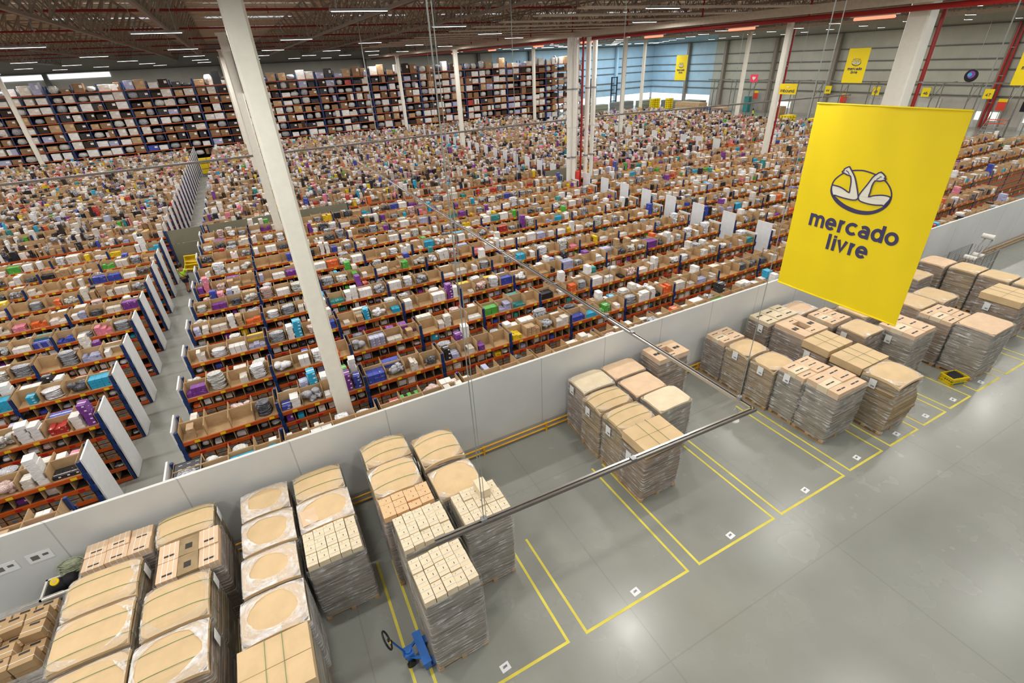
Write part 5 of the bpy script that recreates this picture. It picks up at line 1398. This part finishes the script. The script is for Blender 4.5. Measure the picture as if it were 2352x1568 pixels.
# dock doors with number signs and daylight strips
DN = ['42', '44', '45', '46', '47', '48', '49']
for i, y in enumerate([62.0, 53.8, 46.5, 40.0, 33.0, 28.0, 23.2]):
    b = MB(); b.bb(EX - 0.12, EX - 0.02, y - 2.4, y + 0.4, 0.0, 3.2, 'door sheet'); o = struct('door_%d' % (i + 1), b)
    b = MB(); b.bb(EX - 0.16, EX - 0.12, y - 2.2, y + 0.2, 0.9, 1.9, 'daylight warm' if i != 5 else 'daylight'); o2 = b.build('window_%d' % (30 + i)); o2['kind'] = 'structure'
    t = thing('dock_number_sign', 'small yellow dock number sign, %s from the blue cladding corner' % ORD[i], 'sign', (EX - 1.2, y - 0.7, 4.55))
    b = MB(); b.bb(0, 0.04, -0.5, 0.5, -1.1, 0, 'banner yellow'); part('board', b, t)
    b = MB(); flat_text(b, DN[i], 0.22, 0.3, 0.07, -0.02, 0, -0.8, 'banner ink'); part('lettering', b, t, 'number %s' % DN[i])
    b = MB(); b.tube((0.02, 0, -0.06), (1.22, 0, -0.06), 0.025, 'steel grey', 6); part('wall_arm', b, t)
for i, y in enumerate([66.5, 50.4, 43.2, 30.6, 20.3]):
    t = thing('warning_sign', 'red and yellow warning sign between dock doors, %s from the blue corner' % ORD[i], 'sign', (EX - 1.0, y, 3.5), 0, 'red warning signs by the dock doors')
    b = MB(); b.bb(0, 0.04, -0.5, 0.5, -1.3, -0.35, 'sign red'); part('board', b, t)
    b = MB(); b.bb(0, 0.04, -0.5, 0.5, -0.35, 0.0, 'bin yellow'); part('header', b, t)
    b = MB(); b.tube((0.02, 0, -1.3), (0.02, 0, -3.5), 0.03, 'galvanised', 6); part('post', b, t)
# steel frame with posts in front of the docks
for i in range(14):
    y = 70 - i * 3.9
    t = thing('steel_portal', 'grey steel portal frame before the dock wall, %s from the blue corner' % ORD[i], 'steel frame', (79, y, 0), 0, 'grey portal frames before the docks')
    b = MB()
    for s in (0, 0.9): b.bb(-0.045, 0.045, s - 0.045, s + 0.045, 0, 5.6, 'steel grey')
    part('posts', b, t)
    b = MB(); b.bb(-0.06, 0.06, -1.5, 2.4, 5.5, 5.65, 'steel grey'); part('top_bar', b, t)
    b = MB(); b.bar((0, 0, 5.5), (3, 0, 5.5), 0.1, 0.1, 'steel grey'); b.bar((0, 0.9, 3.5), (2, 0.9, 5.5), 0.06, 0.06, 'steel grey'); part('brace', b, t)
for (x, y, lab) in ((41.15, 29.9, 'thin red pipe pair on the column before the Inbound sign'), (24.75, 12.0, 'dark red pipe pair on the column behind the big banner'), (EX - 1.0, 31.8, 'bright red pipe pair rising up the dock wall pillar')):
    t = thing('red_riser', lab, 'red pipe', (x, y, 0))
    for s in (-0.22, 0.22):
        b = MB(); b.tube((0, s, 0.2), (0, s, 11.6), 0.075 if x < 80 else 0.14, 'red pipe', 8); part('riser_pipe', b, t)
    b = MB()
    for z in (3, 6, 9): b.bb(-0.12, 0.12, -0.3, 0.3, z, z + 0.06, 'galvanised')
    part('pipe_clamps', b, t)
# black lattice racks seen against the daylight gap
for i, x in enumerate([48, 55, 59.5, 63.5, 67.5, 73]):
    t = thing('dark_post_rack', 'dark upright rack against the daylight gap, %s from the tall racks' % ORD[i], 'rack', (x, 93.2, 0), 0, 'dark racks by the daylight gap')
    for s in (0, 1.4):
        b = MB(); b.bb(s - 0.1, s + 0.1, -0.1, 0.1, 0, 6.2, 'screen black'); part('post', b, t)
    b = MB()
    for z in (1.5, 3, 4.5, 6): b.bb(0, 1.4, -0.06, 0.06, z, z + 0.15, 'screen black')
    part('rungs', b, t)
for i, (x, y, w, d, h) in enumerate([(50, 90.5, 3.0, 1.6, 1.7), (55.5, 91, 5.0, 1.8, 1.3), (62, 90.5, 4.5, 1.8, 1.7), (68, 91, 4.0, 1.8, 1.4), (74, 90.6, 5.0, 1.8, 1.6), (79.5, 89.5, 3.5, 2.2, 1.5), (82.5, 84.5, 1.8, 5.0, 1.5), (83, 79, 1.8, 4.5, 1.7)]):
    t = thing('covered_load', 'dark grey-green covered load before the daylight gap, %s from the tall racks' % ORD[i], 'load', (x, y, 0), 0, 'covered loads by the daylight gap')
    part('wood_pallet', pallet_mesh(w, d), t); part('cover', load_mesh(w, d, .14, h, 'olive sheet' if i % 2 else 'steel grey', .05, .4, i + 80), t)
# yellow bin stacks
def bin_stack(x, y, nx, ny, nz, label, rz=0.0, z0=0.0):
    t = thing('yellow_bin_stack', label, 'bin stack', (x, y, z0), rz)
    for i in range(nx):
        for j in range(ny):
            b = MB()
            for k in range(nz):
                z = k * 0.36
                for (a, c, d, e) in ((-.3, .3, -.2, -.18), (-.3, .3, .18, .2), (-.3, -.28, -.2, .2), (.28, .3, -.2, .2), (-.3, .3, -.2, .2)):
                    b.bb(a, c, d, e, z, z + (0.32 if not (c - a > .5 and e - d > .3) else 0.02), 'bin yellow')
                b.bb(-.33, .33, -.23, .23, z + .3, z + .325, 'bin yellow')
            o = part('bin_column', b, t); o.location = (i * 0.66, j * 0.46, 0)
    return t
bin_stack(73.5, 80.5, 3, 2, 7, 'yellow bins stacked high near the blue cladding corner')
bin_stack(75.5, 78.3, 2, 2, 7, 'second tower of yellow bins near the blue cladding corner')
bin_stack(72.6, 50.5, 3, 3, 4, 'wide low block of yellow bins under the Inbound sign')
bin_stack(73.6, 47.6, 3, 2, 3, 'low block of yellow bins just past the Inbound sign')
bin_stack(61.8, 25.0, 1, 2, 2, 'yellow bins at the end of the shelving past the banner')
bin_stack(62.6, 20.1, 1, 2, 3, 'yellow bins at the frame edge past the shelving')
bin_stack(63.4, 22.6, 1, 3, 2, 'short run of yellow bins beside the orange-vested worker')
t = thing('traffic_cone', 'orange traffic cone on the floor by the dock wall', 'cone', (70.5, 27.4, 0))
b = MB(); b.tube((0, 0, 0.05), (0, 0, 0.95), 0.24, 'cone orange', 14, 0.04); part('cone_body', b, t)
b = MB(); b.bb(-.32, .32, -.32, .32, 0, 0.05, 'cone orange'); part('cone_base', b, t)
t = thing('wall_screen', 'black screen on a stand near the dock wall', 'screen', (76.5, 24.9, 0))
b = MB(); b.bb(0, 0.1, -0.9, 0.9, 3.0, 4.0, 'screen black'); part('screen', b, t)
b = MB(); b.tube((0.05, 0, 0), (0.05, 0, 3.0), 0.05, 'steel grey'); part('stand', b, t)
t = thing('step_ladder', 'rolling orange and grey warehouse steps near the dock wall', 'steps', (74.0, 27.0, 0))
for k in range(6):
    b = MB(); b.bb(k * .3, k * .3 + .3, -0.9, 0.9, 0.4 + k * .35, 0.46 + k * .35, 'galvanised' if k < 4 else 'sign red'); part('step', b, t)
for s in (-0.9, 0.9):
    b = MB(); b.bar((0, s, 0.1), (1.9, s, 2.6), 0.07, 0.07, 'steel grey'); b.bar((1.9, s, 0), (1.9, s, 3.3), 0.07, 0.07, 'steel grey'); part('side_frame', b, t)
for i, (x, y, w, d, h, m, lab) in enumerate([(66.5, 27.5, 2.0, 1.2, 1.5, 'b_grey', 'grey wrapped pallet on the floor past the banner'), (69.0, 29.8, 2.2, 1.4, 1.7, 'b_clear', 'pale wrapped pallet near the steps'), (66.0, 31.5, 1.4, 1.2, 1.9, 'b_grey', 'tall grey wrapped pallet near the steps'),
        (74, 64.5, 2.4, 1.4, 1.8, 'bin board', 'brown cartons on the floor left of the green cabinet'), (76.5, 73.5, 6.0, 2.0, 2.0, 'p_kraft', 'long row of kraft cartons beneath the small corner banner'), (80, 57.5, 1.4, 1.4, 1.8, 'p_kraft', 'kraft cartons near the column with the black screen'),
        (73.3, 40.5, 1.6, 1.6, 1.9, 'b_clear', 'wire-like grey wrapped load above the big banner')]):
    t = thing('floor_load', lab.replace(' left of', ' beside'), 'load', (x, y, 0))
    part('wood_pallet', pallet_mesh(d, w), t); part('stacked_load', load_mesh(d, w, .14, h, m, .03, .3, i + 50), t)
t = thing('green_cabinet', 'dark green cabinet standing by the dock wall', 'cabinet', (84.5, 67.5, 0)); b = MB(); b.bb(-.4, .4, -.5, .5, 0, 2.6, 'p_teal'); part('body', b, t); b = MB(); b.bb(-.42, -.4, -.45, .45, .1, 2.5, 'p_teal'); part('door', b, t)
for i, (x, y) in enumerate([(68, 60), (68, 63), (66.5, 57)]):
    t = thing('blue_cart', 'blue steel cart frame near the hi-vis workers, %s of three' % ORD[i], 'cart', (x, y, 0), 0, 'blue steel carts')
    b = MB()
    for (a, c) in ((0, 0), (1.4, 0), (0, 2.4), (1.4, 2.4)): b.bb(a - .05, a + .05, c - .05, c + .05, 0, 2.1, 'blue steel')
    part('posts', b, t); b = MB()
    for z in (0.2, 0.8, 1.4, 2.0): b.bb(0, .06, 0, 2.4, z, z + .07, 'blue steel'); b.bb(1.34, 1.4, 0, 2.4, z, z + .07, 'blue steel'); b.bb(0, 1.4, 0, .06, z, z + .07, 'blue steel')
    part('rails', b, t)
# wire cage cart near the partition
t = thing('cage_cart', 'grey wire cage trolley with white film rolls, in front of the partition', 'trolley', (29.5, 9.1, 0), 0.0)
b = MB()
for (x, y) in ((0, 0), (2.2, 0), (0, 1.1), (2.2, 1.1)): b.tube((x, y, 0), (x, y, 1.35), .025, 'galvanised')
part('posts', b, t); b = MB()
for y in (0, 1.1):
    for z in (.25, .8, 1.35): b.tube((0, y, z), (2.2, y, z), .015, 'galvanised', 6)
    for k in range(18): b.tube((k * 2.2 / 17, y, .25), (k * 2.2 / 17, y, 1.35), .008, 'galvanised', 5)
for x in (0, 2.2):
    for k in range(9): b.tube((x, k * 1.1 / 8, .25), (x, k * 1.1 / 8, 1.35), .008, 'galvanised', 5)
part('mesh_sides', b, t); b = MB(); b.bb(0, 2.2, 0, 1.1, .2, .25, 'galvanised'); part('deck', b, t)
b = MB(); b.bar((0.3, .55, 1.0), (1.9, .6, 1.9), .05, .05, 'galvanised'); b.bar((0.3, .25, 1.0), (1.9, .3, 1.9), .05, .05, 'galvanised'); b.bar((1.9, .25, 1.9), (1.9, .65, 1.9), .05, .05, 'galvanised'); part('crane_arm', b, t)
for i, (x, y, z) in enumerate([(30.0, 9.5, 1.15), (30.5, 9.45, 1.2), (31.3, 9.6, 1.95)]):
    b = MB(); b.tube((0, -.25, 0), (0, .25, 0), .12, 'white paint', 14); o = b.build('film_roll'); o.location = (x, y, z)
    tag(o, ['white film roll resting in the cage trolley near its corner', 'white film roll in the middle of the cage trolley', 'white film roll on the trolley arm'][i], 'film roll')
# black crate on the end of the first rack
t = thing('black_crate', 'flat black crate on the rack end just over the partition', 'crate', (-3.28, 11.2, 2.19))
b = MB(); b.bb(-.3, .3, -.25, .25, .3, .34, 'black crate'); b.bb(-.3, -.28, -.25, .25, 0, .34, 'black crate'); b.bb(.28, .3, -.25, .25, 0, .34, 'black crate'); b.bb(-.3, .3, -.25, -.23, 0, .34, 'black crate'); b.bb(-.3, .3, .23, .25, 0, .34, 'black crate'); part('crate_body', b, t)
b = MB()
for i in range(3):
    for j in range(3): b.bb(-.2 + i * .18, -.12 + i * .18, -.16 + j * .15, -.15 + j * .15, .34, .343, 'paper')
part('slots', b, t)
# equipment beside the second column
t = thing('cable_tray', 'grey vertical cable tray between the two tall columns', 'cable tray', (1.45, 31.6, 0))
b = MB(); b.bb(-.12, .12, -.05, .05, 2.6, 10.5, 'galvanised'); part('tray', b, t)
b = MB(); b.bb(-.22, .2, -.3, .1, 10.2, 11.6, 'screen black'); part('black_box', b, t)
t = thing('wall_speaker', 'small black box fixed to the far tall column', 'speaker', (-0.35, 53.7, 10.3)); b = MB(); b.bb(-.5, .1, -.3, .3, -.5, .5, 'screen black'); part('box', b, t); b = MB(); b.bb(.1, .45, -.05, .05, -.05, .05, 'steel grey'); part('bracket', b, t)
# yellow bin trolley far down the walkway
t = thing('bin_trolley', 'trolley with four yellow bins at the far end of the walkway', 'trolley', (-5.25, 70.5, 0))
for i in range(2):
    for j in range(3):
        b = MB(); b.bb(i * .85, i * .85 + .8, 0, .6, .3 + j * .6, .8 + j * .6, 'bin yellow'); part('bin', b, t)
b = MB(); b.bb(-.05, 1.7, 0, .6, .15, .25, 'galvanised'); b.bb(-.08, -.04, -.02, .02, 0, 2.2, 'galvanised'); b.bb(1.69, 1.73, -.02, .02, 0, 2.2, 'galvanised'); part('frame', b, t)

# ------------------------------------------------------------------ people
def skin_body(name, joints, bones, m, parent=None, sub=1):
    me = bpy.data.meshes.new(name); me.from_pydata([j[0] for j in joints], bones, []); me.materials.append(MATS[m])
    o = bpy.data.objects.new(name, me); C.objects.link(o)
    if parent is not None: o.parent = parent
    bpy.context.view_layer.objects.active = o
    o.modifiers.new('skin', 'SKIN')
    if not me.skin_vertices: me.attributes.new
    for i, j in enumerate(joints):
        sv = me.skin_vertices[0].data[i] if me.skin_vertices else None
        if sv: sv.radius = (j[1], j[2] if len(j) > 2 else j[1])
    if me.skin_vertices: me.skin_vertices[0].data[0].use_root = True
    s = o.modifiers.new('sub', 'SUBSURF'); s.levels = sub; s.render_levels = sub + 1
    return o
def ensure_skin(o):
    return o
def add_skin(name, joints, bones, m, parent, sub=1):
    me = bpy.data.meshes.new(name); o = bpy.data.objects.new(name, me); C.objects.link(o)
    me.from_pydata([j[0] for j in joints], bones, []); me.materials.append(MATS[m]); o.parent = parent
    bm = bmesh.new(); bm.from_mesh(me); ly = bm.verts.layers.skin.verify()
    bm.verts.ensure_lookup_table()
    for i, j in enumerate(joints):
        bm.verts[i][ly].radius = (j[1], j[2] if len(j) > 2 else j[1])
    bm.verts[0][ly].use_root = True
    bm.to_mesh(me); bm.free()
    md = o.modifiers.new('skin', 'SKIN'); md.use_smooth_shade = True
    s = o.modifiers.new('sub', 'SUBSURF'); s.levels = sub; s.render_levels = sub
    return o
def person(x, y, rz, label, shirt, pants, H=1.68, shorts=True, strap=True, far=False, group=None):
    """stands facing local +Y, arms reaching forward; pelvis at the origin of the skeleton"""
    t = thing('person', label, 'person', (x, y, 0), rz, group); k = H / 1.7
    P = lambda a, b_, c: (a * k, b_ * k, c * k)
    J = [(P(0, 0, .93), .125, .10), (P(0, .01, 1.12), .115, .085), (P(0, .03, 1.34), .15, .10), (P(0, .04, 1.46), .055), (P(0, .06, 1.56), .075, .085), (P(0, .07, 1.64), .078, .09),
         (P(-.19, .03, 1.38), .052), (P(-.24, .16, 1.16), .040), (P(-.17, .40, 1.08), .030),
         (P(.19, .03, 1.38), .052), (P(.24, .16, 1.16), .040), (P(.17, .40, 1.08), .030),
         (P(-.09, 0, .86), .09), (P(-.10, .10, .48), .06), (P(-.10, .02, .10), .038), (P(-.10, .14, .04), .034, .028),
         (P(.09, 0, .86), .09), (P(.10, -.02, .48), .06), (P(.10, -.22, .13), .038), (P(.10, -.12, .03), .034, .028)]
    B = [(0, 1), (1, 2), (2, 3), (3, 4), (4, 5), (2, 6), (6, 7), (7, 8), (2, 9), (9, 10), (10, 11), (0, 12), (12, 13), (13, 14), (14, 15), (0, 16), (16, 17), (17, 18), (18, 19)]
    if not far:
        for s, w in ((-1, 8), (1, 11)):
            base = J[w][0]
            J.append((P(s * .165, .46, 1.07), .026, .018)); pi = len(J) - 1; B.append((w, pi))
            for q in range(4):
                J.append((P(s * (.13 + q * .023), .53, 1.06), .009)); B.append((pi, len(J) - 1))
                J.append((P(s * (.13 + q * .023), .55 - (.01 if q in (0, 3) else 0), 1.03), .008)); B.append((len(J) - 2, len(J) - 1))
            J.append((P(s * .125, .47, 1.04), .010)); B.append((pi, len(J) - 1))
    add_skin('body', J, B, 'skin dark', t, 2 if not far else 1)
    S1 = [(P(0, 0, .92), .155, .13), (P(0, .01, 1.14), .15, .12), (P(0, .03, 1.34), .172, .12), (P(-.19, .03, 1.38), .07), (P(-.235, .12, 1.22), .058), (P(.19, .03, 1.38), .07), (P(.235, .12, 1.22), .058)]
    o = add_skin('shirt', S1, [(0, 1), (1, 2), (2, 3), (3, 4), (2, 5), (5, 6)], shirt, t, 2)
    kz = .56 if shorts else .16
    S2 = [(P(0, 0, .96), .15, .125), (P(-.09, 0, .84), .115), (P(-.10, .06 if shorts else .02, kz), .088 if shorts else .055), (P(.09, 0, .84), .115), (P(.10, -.01 if shorts else -.2, kz), .088 if shorts else .055)]
    add_skin('shorts' if shorts else 'trousers', S2, [(0, 1), (1, 2), (0, 3), (3, 4)], pants, t, 2)
    if not far:
        b = MB()
        for s, yy, zz in ((-1, .02, 0), (1, -.20, .04)):
            v, f = tmpl_bag(60 + s, 10, 7); b.add([(s * .10 * k + p[0] * .1, yy + .05 + p[1] * .26, zz + p[2] * .1) for p in v], f, 'black rubber')
        part('shoes', b, t, smooth=True)
    v, f = tmpl_bag(71, 14, 10); b = MB(); b.add([(p[0] * .20 * k, .055 * k + p[1] * .23 * k, 1.52 * k + p[2] * .25 * k) for p in v], f, 'hair'); part('hair', b, t, smooth=True)
    # face: nose, mouth and eyes on the far side of the head
    b = MB(); b.tube(P(0, .15, 1.62), P(0, .175, 1.60), .012, 'skin dark', 6); b.box(P(-.035, .15, 1.645), (.022, .01, .012), 'hair'); b.box(P(.035, .15, 1.645), (.022, .01, .012), 'hair'); b.box(P(0, .15, 1.565), (.05, .01, .012), 'sign red'); part('face_features', b, t)
    if strap:
        b = MB(); b.path([P(-.17, -.09, 1.42), P(-.02, -.135, 1.22), P(.15, -.10, 1.02), P(.2, .05, .98)], .014, 'black cloth', 6); part('shoulder_strap', b, t)
        b = MB(); b.box(P(.22, .02, .93), (.05, .14, .16), 'black cloth'); part('pouch', b, t)
    return t
person(-4.98, 30.9, -0.45, 'person in a lime hi-vis shirt and dark shorts pushing a yellow-bin cart, seen from behind', 'hi vis', 'navy cloth', 1.62)
person(74.9, 58.4, 0.8, 'person in a lime hi-vis vest standing beyond the shelving near a column', 'hi vis', 'black cloth', 1.75, False, False, True)
person(75.6, 55.2, 0.3, 'second hi-vis person partly behind the Inbound column', 'hi vis', 'navy cloth', 1.75, False, False, True)
person(66.2, 22.9, 1.2, 'person in an orange vest by the yellow bins at the end of the shelving', 'orange vest', 'navy cloth', 1.75, False, False, True)
# picking cart with tilted yellow bins
t = thing('picking_cart', 'grey cart loaded with three tilted yellow bins beside the worker', 'cart', (-4.45, 31.75, 0), -0.35)
b = MB()
for (x, y) in ((-.3, -.35), (.3, -.35), (-.3, .45), (.3, .45)): b.tube((x, y, .1), (x, y, 1.1), .018, 'galvanised', 6)
for z in (.25, .9): b.bb(-.32, .32, -.37, .47, z, z + .03, 'galvanised')
part('frame', b, t)
for (x, y) in ((-.3, -.35), (.3, -.35), (-.3, .45), (.3, .45)):
    b = MB(); b.tube((x - .015, y, .06), (x + .015, y, .06), .06, 'black rubber', 12); part('wheel', b, t)
def open_bin(loc, rot, s, par):
    b = MB(); L, D_, Hh = .6 * s, .42 * s, .34 * s
    for (a, c, d, e) in ((-L / 2, L / 2, -D_ / 2, -D_ / 2 + .015), (-L / 2, L / 2, D_ / 2 - .015, D_ / 2), (-L / 2, -L / 2 + .015, -D_ / 2, D_ / 2), (L / 2 - .015, L / 2, -D_ / 2, D_ / 2)): b.bb(a, c, d, e, 0, Hh, 'bin yellow')
    b.bb(-L / 2, L / 2, -D_ / 2, D_ / 2, 0, .015, 'bin yellow')
    for (a, c, d, e) in ((-L / 2 - .025, L / 2 + .025, -D_ / 2 - .025, -D_ / 2), (-L / 2 - .025, L / 2 + .025, D_ / 2, D_ / 2 + .025)): b.bb(a, c, d, e, Hh - .03, Hh, 'bin yellow')
    o = part('yellow_bin', b, par); o.location = loc; o.rotation_euler = rot
open_bin((-.05, .1, .95), (0.7, 0.1, 0.1), 1.2, t); open_bin((-.05, .38, 1.25), (0.9, 0, 0.2), 1.25, t); open_bin((.42, .2, .55), (0.3, 0.9, 0.2), 1.1, t)
